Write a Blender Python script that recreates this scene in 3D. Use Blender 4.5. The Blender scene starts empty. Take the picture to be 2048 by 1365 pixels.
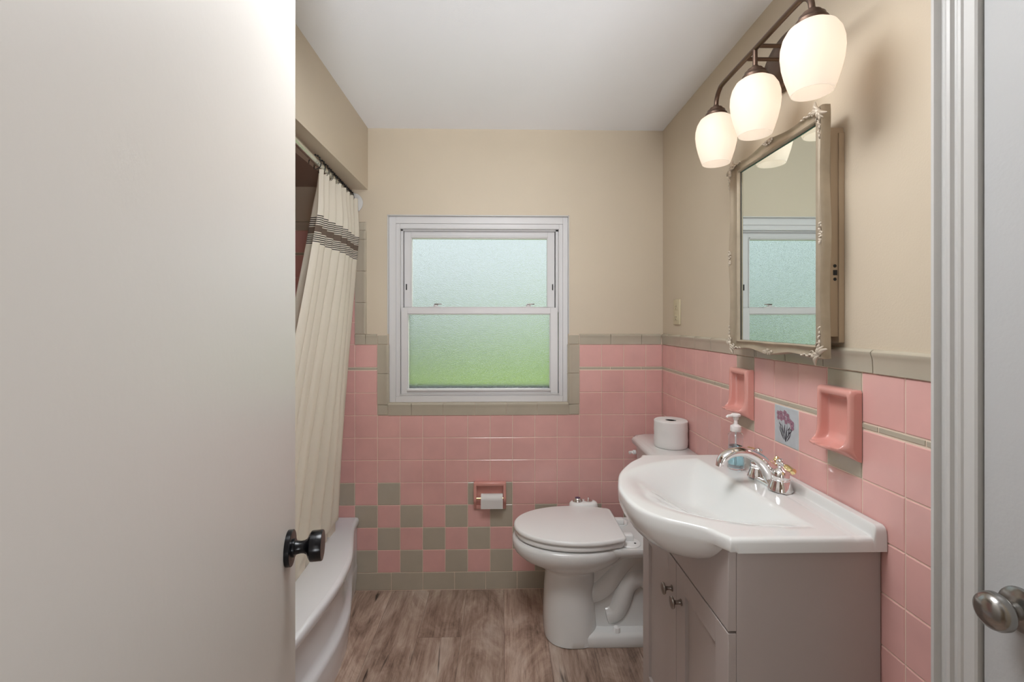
import bpy, bmesh, math, random
from mathutils import Vector, Matrix, noise
random.seed(7)
PI = math.pi
SC = bpy.context.scene
COL = SC.collection

# ------------------------------------------------------------------ room numbers (metres)
D = 2.2795        # back wall tile face (y)
XR = 0.7917       # right wall tile face (x)
XL = -0.6523      # face of the header over the tub
H = 1.3097        # camera height
ZC = 2.2554       # ceiling
ZH = 1.955        # underside of header
P = 0.1095        # tile pitch
X0 = -0.7139      # tile joint on the back wall
ZB = 0.0882       # top of base tile

# ------------------------------------------------------------------ camera
cam = bpy.data.cameras.new('camera')
cam.sensor_width = 36.0
cam.lens = 931.12 / 2048 * 36.0
cam.shift_y = -(682.5 - 644.68) / 2048
cam.clip_start = 0.01
camo = bpy.data.objects.new('camera', cam)
COL.objects.link(camo)
camo.location = (0, 0, H)
camo.rotation_euler = (PI / 2, 0, -0.0219)
SC.camera = camo

# ------------------------------------------------------------------ world, lights, exposure
SC.view_settings.view_transform = 'Standard'
SC.view_settings.look = 'None'
SC.view_settings.gamma = 1.0
SC.view_settings.exposure = 0.12
SC.view_settings.use_curve_mapping = False
world = bpy.data.worlds.new('world')
SC.world = world
world.use_nodes = True
wn = world.node_tree.nodes
wl = world.node_tree.links
bg = wn['Background']
bg.inputs['Color'].default_value = (0.87, 0.96, 1.0, 1)
bg.inputs['Strength'].default_value = 0.86

def area_light(name, loc, target, sx, sy, power, col):
    l = bpy.data.lights.new(name, 'AREA')
    l.shape = 'RECTANGLE'; l.size = sx; l.size_y = sy
    l.energy = power; l.color = col
    o = bpy.data.objects.new(name, l)
    COL.objects.link(o)
    o.location = loc
    o.rotation_euler = (Vector(target) - Vector(loc)).to_track_quat('-Z', 'Y').to_euler()
    return o
# two added fill lights in the hall behind the camera, without fixtures
area_light('hall_front_fill', (0.1, -1.5, 1.35), (0.05, 2.0, 1.75), 1.1, 1.3, 6.0, (0.97, 0.985, 1.0))  # soft frontal fill, added; no window stands behind it
up = area_light('hall_upward_fill', (0.28, -0.95, 0.75), (0.05, 0.95, 2.05), 0.7, 0.45, 9.0, (0.93, 0.965, 1.0))  # added upward fill that brightens the ceiling and upper walls
up.data.spread = math.radians(68)
CEIL_FILL = 14.5    # radiance of the added ceiling fill's diffuser (built with the lamps, further down)
sun = bpy.data.lights.new('sun', 'SUN'); sun.energy = 4.0; sun.angle = 0.02; sun.color = (1.0, 0.95, 0.85)
suno = bpy.data.objects.new('sun', sun); COL.objects.link(suno)
suno.rotation_euler = (math.radians(-38), math.radians(42), 0)

# ------------------------------------------------------------------ materials
def s2l(c):
    c = c / 255.0
    return c / 12.92 if c <= 0.04045 else ((c + 0.055) / 1.055) ** 2.4
def rgb(r, g, b): return (s2l(r), s2l(g), s2l(b), 1.0)
def mat(name, col, rough=0.5, metal=0.0, spec=0.5, bump=0.0, bscale=60.0, var=0.0, vscale=3.0, coat=0.0, bdist=0.001):
    m = bpy.data.materials.new(name); m.use_nodes = True
    n = m.node_tree.nodes; l = m.node_tree.links
    b = n['Principled BSDF']
    b.inputs['Base Color'].default_value = col
    b.inputs['Roughness'].default_value = rough
    b.inputs['Metallic'].default_value = metal
    b.inputs['Specular IOR Level'].default_value = spec
    b.inputs['Coat Weight'].default_value = coat
    tc = n.new('ShaderNodeTexCoord')
    if bump > 0:
        nz = n.new('ShaderNodeTexNoise'); nz.inputs['Scale'].default_value = bscale; nz.inputs['Detail'].default_value = 5
        l.new(tc.outputs['Object'], nz.inputs['Vector'])
        bp = n.new('ShaderNodeBump'); bp.inputs['Strength'].default_value = bump; bp.inputs['Distance'].default_value = bdist
        l.new(nz.outputs['Fac'], bp.inputs['Height']); l.new(bp.outputs['Normal'], b.inputs['Normal'])
    if var > 0:
        nv = n.new('ShaderNodeTexNoise'); nv.inputs['Scale'].default_value = vscale; nv.inputs['Detail'].default_value = 3
        l.new(tc.outputs['Object'], nv.inputs['Vector'])
        mr = n.new('ShaderNodeMapRange'); mr.inputs['From Min'].default_value = .3; mr.inputs['From Max'].default_value = .7
        mr.inputs['To Min'].default_value = 1 - var; mr.inputs['To Max'].default_value = 1 + var
        l.new(nv.outputs['Fac'], mr.inputs['Value'])
        hs = n.new('ShaderNodeHueSaturation'); hs.inputs['Color'].default_value = col
        l.new(mr.outputs['Result'], hs.inputs['Value']); l.new(hs.outputs['Color'], b.inputs['Base Color'])
    return m

M = {}
M['paint'] = mat('beige_wall_paint', rgb(208, 194, 173), 0.55, bump=0.35, bscale=220, var=0.025, vscale=2.5)
M['ceiling'] = mat('ceiling_paint', rgb(240, 241, 244), 0.6, bump=0.3, bscale=260, var=0.01)
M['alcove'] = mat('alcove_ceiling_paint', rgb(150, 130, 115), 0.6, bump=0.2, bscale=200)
M['pink'] = mat('pink_glazed_tile', rgb(226, 176, 170), 0.10, spec=0.5, bump=0.12, bscale=14, var=0.05, vscale=9, bdist=0.002)
M['grey'] = mat('grey_beige_glazed_tile', rgb(184, 175, 158), 0.10, spec=0.5, bump=0.12, bscale=14, var=0.04, vscale=9, bdist=0.002)
M['flower'] = mat('pale_blue_grey_tile', rgb(190, 197, 202), 0.2, var=0.05, vscale=40)
M['petal'] = mat('mauve_petal_print', rgb(156, 116, 134), 0.3)
M['stem'] = mat('dark_stem_print', rgb(72, 70, 82), 0.3)
M['grout'] = mat('cream_grout', rgb(238, 218, 200), 0.8, bump=0.2, bscale=300)
M['white'] = mat('white_gloss_trim_paint', rgb(206, 205, 203), 0.35, bump=0.1, bscale=90)
M['doorw'] = mat('off_white_door_paint', rgb(200, 195, 189), 0.38, bump=0.18, bscale=120, var=0.012, vscale=3)
M['doorg'] = mat('cool_white_door_paint', rgb(194, 195, 196), 0.4, bump=0.3, bscale=130, var=0.015)
M['vinyl'] = mat('white_vinyl_window_frame', rgb(216, 214, 214), 0.35)
M['gap'] = mat('dark_gap', rgb(40, 40, 40), 0.8)
M['porcelain'] = mat('white_porcelain', rgb(226, 226, 224), 0.10, spec=0.5, coat=0.3)
M['tub'] = mat('white_enamel_tub', rgb(226, 226, 230), 0.12, spec=0.5, coat=0.3)
M['plastic'] = mat('white_plastic', rgb(243, 243, 242), 0.25)
M['vanity'] = mat('taupe_grey_cabinet_paint', rgb(184, 174, 170), 0.45, bump=0.12, bscale=260, var=0.01)
M['rust'] = mat('rust_stain', rgb(120, 70, 35), 0.9)
M['chrome'] = mat('polished_chrome', (0.86, 0.84, 0.84, 1), 0.05, metal=1)
M['gold'] = mat('polished_brass', rgb(248, 226, 168), 0.14, metal=1)
M['nickel'] = mat('brushed_nickel', rgb(150, 142, 136), 0.28, metal=1)
M['satin'] = mat('satin_nickel_door_knob', rgb(165, 163, 160), 0.22, metal=1)
M['bronze'] = mat('aged_bronze', rgb(104, 84, 72), 0.35, metal=0.8)
M['black'] = mat('black_metal', rgb(18, 18, 22), 0.22, metal=0.3)
M['blackw'] = mat('black_wire', rgb(16, 16, 18), 0.35)
M['rod'] = mat('brushed_steel_rod', rgb(214, 214, 206), 0.26, metal=0.9)
M['frame'] = mat('champagne_mirror_frame_paint', rgb(168, 154, 134), 0.42, metal=0.25, bump=0.25, bscale=70, var=0.08, vscale=25)
M['ornament'] = mat('raised_frame_ornament', rgb(196, 184, 168), 0.4, metal=0.2)
M['cabbody'] = mat('tan_painted_cabinet_box', rgb(176, 155, 130), 0.5, bump=0.15, bscale=100)
M['mirror'] = mat('mirror_glass', (0.80, 0.88, 0.85, 1), 0.01, metal=1)
M['mirroredge'] = mat('green_glass_edge', rgb(60, 105, 98), 0.1)
M['paper'] = mat('toilet_paper', rgb(232, 230, 228), 0.9, bump=0.3, bscale=180)
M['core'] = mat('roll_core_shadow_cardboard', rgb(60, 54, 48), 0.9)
M['soapdish'] = mat('pink_ceramic_accessory', rgb(220, 158, 148), 0.13, coat=0.2, var=0.03, vscale=12)
M['ivory'] = mat('ivory_switch_plate', rgb(206, 194, 164), 0.4)
M['leaf'] = mat('tree_leaves', rgb(70, 110, 62), 0.9, var=0.4, vscale=1.2)
M['lawn'] = mat('lawn_grass', rgb(168, 196, 84), 0.9, var=0.15, vscale=0.6)
M['purple'] = mat('purple_grey_dial', rgb(92, 78, 104), 0.25)

def glass(name, col, rough, ior=1.45, bump=0, bscale=400, tint=None):
    m = mat(name, col, rough, bump=bump, bscale=bscale)
    m.node_tree.nodes['Principled BSDF'].inputs['Transmission Weight'].default_value = 1.0
    m.node_tree.nodes['Principled BSDF'].inputs['IOR'].default_value = ior
    return m
M['bottle'] = glass('clear_bottle_plastic', (0.96, 0.98, 1, 1), 0.03, 1.3)
M['soap'] = glass('blue_liquid_soap', (0.50, 0.88, 0.97, 1), 0.05, 1.33)
M['clearring'] = glass('clear_flange_plastic', (0.97, 0.97, 0.97, 1), 0.05, 1.3)
M['clearring'].node_tree.nodes['Principled BSDF'].inputs['Transmission Weight'].default_value = .45
M['pumpw'] = mat('translucent_white_pump', rgb(232, 226, 224), 0.3)

def frosted():
    m = bpy.data.materials.new('pebbled_obscure_glass'); m.use_nodes = True
    n = m.node_tree.nodes; l = m.node_tree.links
    b = n['Principled BSDF']
    b.inputs['Base Color'].default_value = (0.93, 0.98, 0.96, 1)
    b.inputs['Transmission Weight'].default_value = 1.0
    b.inputs['Roughness'].default_value = 0.22
    b.inputs['IOR'].default_value = 1.35
    tc = n.new('ShaderNodeTexCoord')
    nz = n.new('ShaderNodeTexNoise'); nz.inputs['Scale'].default_value = 330; nz.inputs['Detail'].default_value = 3
    l.new(tc.outputs['Object'], nz.inputs['Vector'])
    bp = n.new('ShaderNodeBump'); bp.inputs['Strength'].default_value = 0.9; bp.inputs['Distance'].default_value = 0.003
    l.new(nz.outputs['Fac'], bp.inputs['Height']); l.new(bp.outputs['Normal'], b.inputs['Normal'])
    return m
M['frost'] = frosted()

def shade_mat():
    m = bpy.data.materials.new('frosted_lamp_glass'); m.use_nodes = True
    n = m.node_tree.nodes; l = m.node_tree.links
    for x in list(n): n.remove(x)
    o = n.new('ShaderNodeOutputMaterial')
    t = n.new('ShaderNodeBsdfTranslucent'); t.inputs['Color'].default_value = (0.80, 0.74, 0.68, 1)
    d = n.new('ShaderNodeBsdfPrincipled'); d.inputs['Base Color'].default_value = (0.8, 0.78, 0.76, 1); d.inputs['Roughness'].default_value = 0.4
    e = n.new('ShaderNodeEmission'); e.inputs['Color'].default_value = (1.0, 0.88, 0.74, 1); e.inputs['Strength'].default_value = 0.24
    mx = n.new('ShaderNodeMixShader'); mx.inputs[0].default_value = 0.3
    ad = n.new('ShaderNodeAddShader')
    l.new(t.outputs[0], mx.inputs[1]); l.new(d.outputs[0], mx.inputs[2])
    l.new(mx.outputs[0], ad.inputs[0]); l.new(e.outputs[0], ad.inputs[1])
    l.new(ad.outputs[0], o.inputs['Surface'])
    return m
M['shade'] = shade_mat()

def floor_mat():
    m = bpy.data.materials.new('rustic_vinyl_planks'); m.use_nodes = True
    n = m.node_tree.nodes; l = m.node_tree.links
    b = n['Principled BSDF']; b.inputs['Roughness'].default_value = 0.42
    tc = n.new('ShaderNodeTexCoord')
    sp = n.new('ShaderNodeSeparateXYZ'); l.new(tc.outputs['Object'], sp.inputs[0])
    cb = n.new('ShaderNodeCombineXYZ'); l.new(sp.outputs['Y'], cb.inputs[0]); l.new(sp.outputs['X'], cb.inputs[1])
    mp = n.new('ShaderNodeMapping'); mp.inputs['Location'].default_value = (0.049, 0.35, 0); l.new(cb.outputs[0], mp.inputs[0])
    br = n.new('ShaderNodeTexBrick'); l.new(mp.outputs[0], br.inputs['Vector'])
    br.inputs['Scale'].default_value = 1; br.inputs['Brick Width'].default_value = 1.22; br.inputs['Row Height'].default_value = 0.18
    br.inputs['Mortar Size'].default_value = 0.0006; br.inputs['Mortar Smooth'].default_value = 0.2
    br.inputs['Color1'].default_value = (0, 0, 0, 1); br.inputs['Color2'].default_value = (1, 1, 1, 1); br.inputs['Mortar'].default_value = (.5, .5, .5, 1)
    br.offset = 0.37; br.offset_frequency = 4
    # each plank gets its own stretch of grain
    off = n.new('ShaderNodeVectorMath'); off.operation = 'MULTIPLY_ADD'
    l.new(br.outputs['Color'], off.inputs[0]); off.inputs[1].default_value = (7.3, 3.1, 5.7); l.new(tc.outputs['Object'], off.inputs[2])
    def nz(scale, sx, sy, detail, rough=.6, dist=0):
        q = n.new('ShaderNodeMapping'); q.inputs['Scale'].default_value = (sx, sy, 1); l.new(off.outputs[0], q.inputs[0])
        t = n.new('ShaderNodeTexNoise'); t.inputs['Scale'].default_value = scale; t.inputs['Detail'].default_value = detail
        t.inputs['Roughness'].default_value = rough; t.inputs['Distortion'].default_value = dist
        l.new(q.outputs[0], t.inputs['Vector']); return t
    big = nz(4.5, 1.3, 0.55, 6, .68, 1.2)
    grain = nz(20, 2.6, 0.16, 8, .7, .5)
    fine = nz(90, 2.5, 0.12, 4, .7)
    streak = nz(6, 2.6, 0.30, 4, .55, 1.0)
    mxa = n.new('ShaderNodeMix'); mxa.data_type = 'FLOAT'; mxa.inputs[0].default_value = .36
    l.new(big.outputs['Fac'], mxa.inputs[2]); l.new(grain.outputs['Fac'], mxa.inputs[3])
    mxb = n.new('ShaderNodeMix'); mxb.data_type = 'FLOAT'; mxb.inputs[0].default_value = .18
    l.new(mxa.outputs[0], mxb.inputs[2]); l.new(fine.outputs['Fac'], mxb.inputs[3])
    cr = n.new('ShaderNodeValToRGB'); e = cr.color_ramp.elements
    e[0].position = .36; e[0].color = rgb(104, 82, 70)
    e[1].position = .66; e[1].color = rgb(218, 202, 190)
    x = cr.color_ramp.elements.new(.47); x.color = rgb(172, 146, 130)
    x = cr.color_ramp.elements.new(.55); x.color = rgb(200, 178, 162)
    l.new(mxb.outputs[0], cr.inputs[0])
    # dark checks / knots
    kr = n.new('ShaderNodeMapRange'); kr.inputs['From Min'].default_value = .29; kr.inputs['From Max'].default_value = .35
    l.new(streak.outputs['Fac'], kr.inputs['Value'])
    kk = n.new('ShaderNodeMix'); kk.data_type = 'RGBA'; kk.inputs[6].default_value = rgb(58, 44, 38)
    l.new(kr.outputs['Result'], kk.inputs[0]); l.new(cr.outputs[0], kk.inputs[7])
    # per plank tint
    hv = n.new('ShaderNodeHueSaturation'); l.new(kk.outputs[2], hv.inputs['Color'])
    pr = n.new('ShaderNodeMapRange'); pr.inputs['To Min'].default_value = .82; pr.inputs['To Max'].default_value = 1.15
    l.new(br.outputs['Color'], pr.inputs['Value']); l.new(pr.outputs['Result'], hv.inputs['Value'])
    # saw marks
    wv = n.new('ShaderNodeTexWave'); wv.inputs['Scale'].default_value = 9; wv.inputs['Distortion'].default_value = 1.2; wv.bands_direction = 'DIAGONAL'
    l.new(off.outputs[0], wv.inputs['Vector'])
    wm = n.new('ShaderNodeMath'); wm.operation = 'MULTIPLY'; l.new(wv.outputs['Fac'], wm.inputs[0])
    wr = n.new('ShaderNodeMapRange'); wr.inputs['From Min'].default_value = .54; wr.inputs['From Max'].default_value = .62; wr.inputs['To Max'].default_value = .22
    l.new(big.outputs['Fac'], wr.inputs['Value']); l.new(wr.outputs['Result'], wm.inputs[1])
    lm = n.new('ShaderNodeMix'); lm.data_type = 'RGBA'; l.new(wm.outputs[0], lm.inputs[0]); l.new(hv.outputs[0], lm.inputs[6]); lm.inputs[7].default_value = rgb(226, 214, 200)
    # seams
    sm = n.new('ShaderNodeMix'); sm.data_type = 'RGBA'; l.new(br.outputs['Fac'], sm.inputs[0]); l.new(lm.outputs[2], sm.inputs[6]); sm.inputs[7].default_value = rgb(70, 56, 48)
    l.new(sm.outputs[2], b.inputs['Base Color'])
    bp = n.new('ShaderNodeBump'); bp.inputs['Strength'].default_value = .35; bp.inputs['Distance'].default_value = .0015
    l.new(mxb.outputs[0], bp.inputs['Height']); l.new(bp.outputs['Normal'], b.inputs['Normal'])
    return m
M['floor'] = floor_mat()

def curtain_mat():
    m = bpy.data.materials.new('cream_cotton_with_woven_stripes'); m.use_nodes = True
    n = m.node_tree.nodes; l = m.node_tree.links
    b = n['Principled BSDF']; b.inputs['Roughness'].default_value = .9
    uv = n.new('ShaderNodeTexCoord'); sp = n.new('ShaderNodeSeparateXYZ'); l.new(uv.outputs['UV'], sp.inputs[0])
    # v runs in metres of height
    cr = n.new('ShaderNodeValToRGB'); cr.color_ramp.interpolation = 'CONSTANT'
    mr = n.new('ShaderNodeMapRange'); mr.inputs['From Min'].default_value = 1.606; mr.inputs['From Max'].default_value = 1.714
    l.new(sp.outputs['Y'], mr.inputs['Value']); l.new(mr.outputs['Result'], cr.inputs[0])
    el = cr.color_ramp.elements
    base = rgb(232, 224, 208); ink = rgb(48, 40, 38); soft = rgb(112, 96, 84)
    el[0].position = 0; el[0].color = base
    el[1].position = .995; el[1].color = base
    step = .073
    for i in range(5):
        a = .01 + i * step
        for (q, c) in ((a, ink), (a + .036, base)):
            x = el.new(q); x.color = c
        a = .665 + i * step - .01
        for (q, c) in ((a, ink), (a + .036, base)):
            x = el.new(q); x.color = c
    x = el.new(.375); x.color = soft
    x = el.new(.625); x.color = base
    wv = n.new('ShaderNodeTexNoise'); wv.inputs['Scale'].default_value = 500; l.new(uv.outputs['UV'], wv.inputs['Vector'])
    bp = n.new('ShaderNodeBump'); bp.inputs['Strength'].default_value = .2; bp.inputs['Distance'].default_value = .0008
    l.new(wv.outputs['Fac'], bp.inputs['Height']); l.new(bp.outputs['Normal'], b.inputs['Normal'])
    l.new(cr.outputs[0], b.inputs['Base Color'])
    t = n.new('ShaderNodeBsdfTranslucent'); l.new(cr.outputs[0], t.inputs['Color'])
    mx = n.new('ShaderNodeMixShader'); mx.inputs[0].default_value = .2
    l.new(b.outputs[0], mx.inputs[1]); l.new(t.outputs[0], mx.inputs[2])
    l.new(mx.outputs[0], n['Material Output'].inputs['Surface'])
    return m
M['curtain'] = curtain_mat()

# ------------------------------------------------------------------ mesh helpers
class MB:
    def __init__(s): s.v = []; s.f = []; s.m = []; s.mats = []; s.uv = None
    def mi(s, m):
        if m not in s.mats: s.mats.append(m)
        return s.mats.index(m)
    def add(s, vs, fs, m, T=None):
        o = len(s.v)
        for p in vs:
            p = Vector(p)
            s.v.append(tuple(T @ p) if T is not None else tuple(p))
        k = s.mi(m)
        for f in fs: s.f.append([i + o for i in f]); s.m.append(k)
    def box(s, a, b, m, T=None):
        x0, y0, z0 = a; x1, y1, z1 = b
        vs = [(x0,y0,z0),(x1,y0,z0),(x1,y1,z0),(x0,y1,z0),(x0,y0,z1),(x1,y0,z1),(x1,y1,z1),(x0,y1,z1)]
        s.add(vs, [(0,3,2,1),(4,5,6,7),(0,1,5,4),(1,2,6,5),(2,3,7,6),(3,0,4,7)], m, T)
    def bbox(s, a, b, m, r=0.003, T=None):   # box with chamfered edges (two-step)
        bm = bmesh.new()
        x0, y0, z0 = a; x1, y1, z1 = b
        vs = [bm.verts.new(p) for p in [(x0,y0,z0),(x1,y0,z0),(x1,y1,z0),(x0,y1,z0),(x0,y0,z1),(x1,y0,z1),(x1,y1,z1),(x0,y1,z1)]]
        for f in [(0,3,2,1),(4,5,6,7),(0,1,5,4),(1,2,6,5),(2,3,7,6),(3,0,4,7)]: bm.faces.new([vs[i] for i in f])
        bmesh.ops.bevel(bm, geom=list(bm.edges), offset=r, segments=3, profile=0.5, affect='EDGES')
        bm.verts.index_update()
        s.add([v.co.copy() for v in bm.verts], [[v.index for v in f.verts] for f in bm.faces], m, T)
        bm.free()
    def rings(s, rings, m, cap0=True, cap1=True, closed=True, T=None):
        n = len(rings[0]); vs = [p for r in rings for p in r]; fs = []
        for i in range(len(rings) - 1):
            for j in range(n if closed else n - 1):
                k = (j + 1) % n
                fs.append((i*n+j, i*n+k, (i+1)*n+k, (i+1)*n+j))
        if cap0: fs.append(tuple(reversed(range(n))))
        if cap1: fs.append(tuple((len(rings)-1)*n + j for j in range(n)))
        s.add(vs, fs, m, T)
    def lathe(s, prof, m, T=None, n=32, sx=1, sy=1):
        rs = []
        for (r, z) in prof:
            r = max(r, 1e-5)
            rs.append([(r*math.cos(2*PI*k/n)*sx, r*math.sin(2*PI*k/n)*sy, z) for k in range(n)])
        s.rings(rs, m, T=T)
    def tube(s, path, rad, m, n=12, T=None, sq=None, cap=True):
        path = [Vector(p) for p in path]
        if not isinstance(rad, (list, tuple)): rad = [rad] * len(path)
        rs = []; up = None
        for i, p in enumerate(path):
            t = (path[min(i+1, len(path)-1)] - path[max(i-1, 0)]).normalized()
            if up is None:
                up = Vector((0, 0, 1)) if abs(t.z) < .9 else Vector((1, 0, 0))
            a = (up - t * up.dot(t)).normalized(); up = a
            c = t.cross(a)
            w = sq[i] if sq else 1.0
            rs.append([tuple(p + rad[i] * (a * math.cos(2*PI*k/n) + c * w * math.sin(2*PI*k/n))) for k in range(n)])
        s.rings(rs, m, T=T, cap0=cap, cap1=cap)
    def ball(s, c, r, m, n=12, sc=(1, 1, 1), T=None):
        prof = [(math.sin(PI*i/(n//2)), -math.cos(PI*i/(n//2))) for i in range(n//2 + 1)]
        B = Matrix.Translation(c) @ Matrix.Diagonal((r*sc[0], r*sc[1], r*sc[2], 1))
        if T is not None: B = T @ B
        s.lathe(prof, m, T=B, n=n)
    def grid(s, g, m, flip=False):
        a = len(g); b = len(g[0]); vs = [p for r in g for p in r]; fs = []
        for i in range(a-1):
            for j in range(b-1):
                q = (i*b+j, i*b+j+1, (i+1)*b+j+1, (i+1)*b+j)
                fs.append(tuple(reversed(q)) if flip else q)
        s.add(vs, fs, m)
    def build(s, name, parent=None, smooth=35, bevel=0, subsurf=0, solid=0, loc=None, recalc=True):
        me = bpy.data.meshes.new(name)
        org = Vector(loc) if loc is not None else Vector((0, 0, 0))
        me.from_pydata([tuple(Vector(v) - org) for v in s.v], [], s.f)
        for m in s.mats: me.materials.append(m)
        me.polygons.foreach_set('material_index', s.m)
        if s.uv:
            ul = me.uv_layers.new(name='UVMap')
            for p in me.polygons:
                for li in p.loop_indices: ul.data[li].uv = s.uv[me.loops[li].vertex_index]
        if recalc:
            bm = bmesh.new(); bm.from_mesh(me); bmesh.ops.recalc_face_normals(bm, faces=bm.faces); bm.to_mesh(me); bm.free()
        me.update()
        if smooth:
            me.polygons.foreach_set('use_smooth', [True] * len(me.polygons))
            me.set_sharp_from_angle(angle=math.radians(smooth))
        o = bpy.data.objects.new(name, me); COL.objects.link(o)
        if loc is not None: o.location = org
        if bevel:
            b = o.modifiers.new('bevel', 'BEVEL'); b.width = bevel; b.segments = 3; b.limit_method = 'ANGLE'; b.angle_limit = math.radians(40)
        if subsurf:
            b = o.modifiers.new('sub', 'SUBSURF'); b.levels = subsurf; b.render_levels = subsurf
        if solid:
            b = o.modifiers.new('solid', 'SOLIDIFY'); b.thickness = solid
        if parent is not None:
            o.parent = parent; o.matrix_parent_inverse = Matrix.Translation(-Vector(parent['_o'])) if '_o' in parent else Matrix()
        return o

def tag(o, label=None, cat=None, group=None, kind=None):
    if label: o['label'] = label
    if cat: o['category'] = cat
    if group: o['group'] = group
    if kind: o['kind'] = kind
    return o
def empty(name, loc):
    o = bpy.data.objects.new(name, None); COL.objects.link(o); o.location = loc; o.empty_display_size = .05
    o['_o'] = tuple(loc)
    return o
def lerp(a, b, t): return a + (b - a) * t
def interp(tab, x):
    if x <= tab[0][0]: return tab[0][1]
    for (a, b), (c, d) in zip(tab, tab[1:]):
        if x <= c: return b + (d - b) * (x - a) / (c - a)
    return tab[-1][1]
def sm(t): t = max(0, min(1, t)); return t*t*(3-2*t)
def catmull(pts, n=8):
    pts = [Vector(p) for p in pts]; out = []
    for i in range(len(pts)-1):
        p0 = pts[max(i-1, 0)]; p1 = pts[i]; p2 = pts[i+1]; p3 = pts[min(i+2, len(pts)-1)]
        for k in range(n):
            t = k / n
            out.append(0.5*((2*p1) + (p2-p0)*t + (2*p0-5*p1+4*p2-p3)*t*t + (-p0+3*p1-3*p2+p3)*t**3))
    out.append(pts[-1]); return out

# ================================================================== ROOM SHELL
b = MB(); b.box((-1.6, -2.0, -0.12), (1.4, 2.42, 0), M['floor'])
tag(b.build('floor', smooth=0), 'brown rustic wood plank vinyl floor', kind='structure')
b = MB(); b.box((XL, 0.08, ZC), (1.0, 2.42, ZC + 0.1), M['ceiling'])
b.box((-1.6, -2.0, ZC + .15), (1.4, 0.079, ZC + .25), M['ceiling'])
tag(b.build('ceiling', smooth=0), 'plain white bathroom ceiling', kind='structure')

# ---- tile helpers -------------------------------------------------------------
GW = 0.0012   # half grout width
def mapper(kind):
    if kind == 'back': return lambda u, v, h: (u, D + 0.003 - h, v)
    if kind == 'right': return lambda u, v, h: (XR + 0.003 - h, u, v)
def tile(b, mp, u0, u1, v0, v1, m, t=0.003, bev=0.0018):
    u0 += GW; u1 -= GW; v0 += GW; v1 -= GW
    if u1 - u0 < .004 or v1 - v0 < .004: return
    j = lambda: random.uniform(-.00018, .00018)
    o = [(u0, v0), (u1, v0), (u1, v1), (u0, v1)]
    i = [(u0+bev, v0+bev), (u1-bev, v0+bev), (u1-bev, v1-bev), (u0+bev, v1-bev)]
    vs = [mp(a, c, -0.001) for a, c in o] + [mp(a, c, t*.6) for a, c in o] + [mp(a, c, t + j()) for a, c in i]
    fs = []
    for q in (0, 4):
        for k in range(4): fs.append((q+k, q+(k+1) % 4, q+4+(k+1) % 4, q+4+k))
    fs.append((8, 9, 10, 11))
    b.add(vs, fs, m)
def cap(b, mp, u0, u1, v0, v1, m, ends='v'):
    """bullnose piece; profile runs across v (or u when ends == 'u'), rounding at the high end"""
    prof = [(0, -.001), (0, .004), (.001, .0065), (.55, .0075), (.70, .0095), (.80, .0115), (.88, .0115), (.94, .009), (.98, .005), (1, -.001)]
    g = GW * .8
    rs = []
    for (t, h) in prof:
        if ends == 'v':
            vv = lerp(v0+g, v1, t); rs.append([mp(u0+g, vv, -.001), mp(u0+g, vv, h-.0006), mp(u0+g+.001, vv, h), mp(u1-g-.001, vv, h), mp(u1-g, vv, h-.0006), mp(u1-g, vv, -.001)])
        else:
            uu = lerp(u0+g, u1, t) if ends == 'u' else lerp(u1-g, u0, t)
            rs.append([mp(uu, v0+g, -.001), mp(uu, v0+g, h-.0006), mp(uu, v0+g+.001, h), mp(uu, v1-g-.001, h), mp(uu, v1-g, h-.0006), mp(uu, v1-g, -.001)])
    b.rings(rs, m, closed=False, cap0=False, cap1=False)

ROWZ = [ZB + k * P for k in range(10)]       # ROWZ[9] = 1.0737 ... strip above
STRIP = (1.0755, 1.0895)
TOP = 1.2000
CAPZ = 1.2515
WX0, WX1, WZ0, WZ1 = -0.5535, 0.3270, 0.9154, 1.8296     # window opening
CX0, CX1 = -0.6058, 0.3811                                # outer edges of the bullnose border
SILLZ = ROWZ[7]

# ---- back wall ------------------------------------------------------------------
b = MB(); yb = D + 0.004
for (x0, x1, z0, z1) in ((-1.6, WX0, 0, ZC), (WX1, 1.0, 0, ZC), (WX0, WX1, 0, WZ0), (WX0, WX1, WZ1, ZC)):
    b.box((x0, yb, z0), (x1, D + 0.14, z1), M['paint'])
gy = D + 0.0018
for (x0, x1, z0, z1) in ((-1.45, -.662, 0, 1.7985), (-.662, WX0 - .001, 0, CAPZ - .004), (WX1 + .001, XR, 0, CAPZ - .004), (WX0 - .001, WX1 + .001, 0, WZ0 - .004)):
    b.box((x0, gy, z0), (x1, yb + .001, z1), M['grout'])
mp = mapper('back')
ncol = lambda x: X0 + x * P
grey_cells = {(3, -1), (3, 1), (3, 5), (3, 6)}
for i in range(-7, 14):
    xa, xb_ = ncol(i), ncol(i + 1)
    xb_ = min(xb_, XR)
    if xa >= XR: continue
    for r in range(9):
        m = M['pink']
        if r in (0, 2) and i % 2 == 0: m = M['grey']
        if r == 1 and i % 2 == 1: m = M['grey']
        if (r, i) in grey_cells: m = M['grey']
        z0, z1 = ROWZ[r], ROWZ[r+1]
        if r >= 7 and xb_ > CX0 + .02 and xa < CX1 - .02: continue
        xa2 = CX1 if (r >= 7 and xa < CX1 < xb_) else xa
        xb2 = CX0 if (r >= 7 and xa < CX0 < xb_) else xb_
        tile(b, mp, xa2, xb2, z0, z1, m)
    if xa < CX0 - .02 or xa >= CX1 - .02:
        xa2 = max(xa, CX1) if xa > 0 else xa
        xb2 = min(xb_, CX0) if xa < 0 else xb_
        tile(b, mp, xa2, xb2, STRIP[1], TOP, M['pink'])
tile(b, mp, -1.42, CX0, STRIP[0]+.0005, STRIP[1]-.0005, M['grey'], bev=.001)
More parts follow.
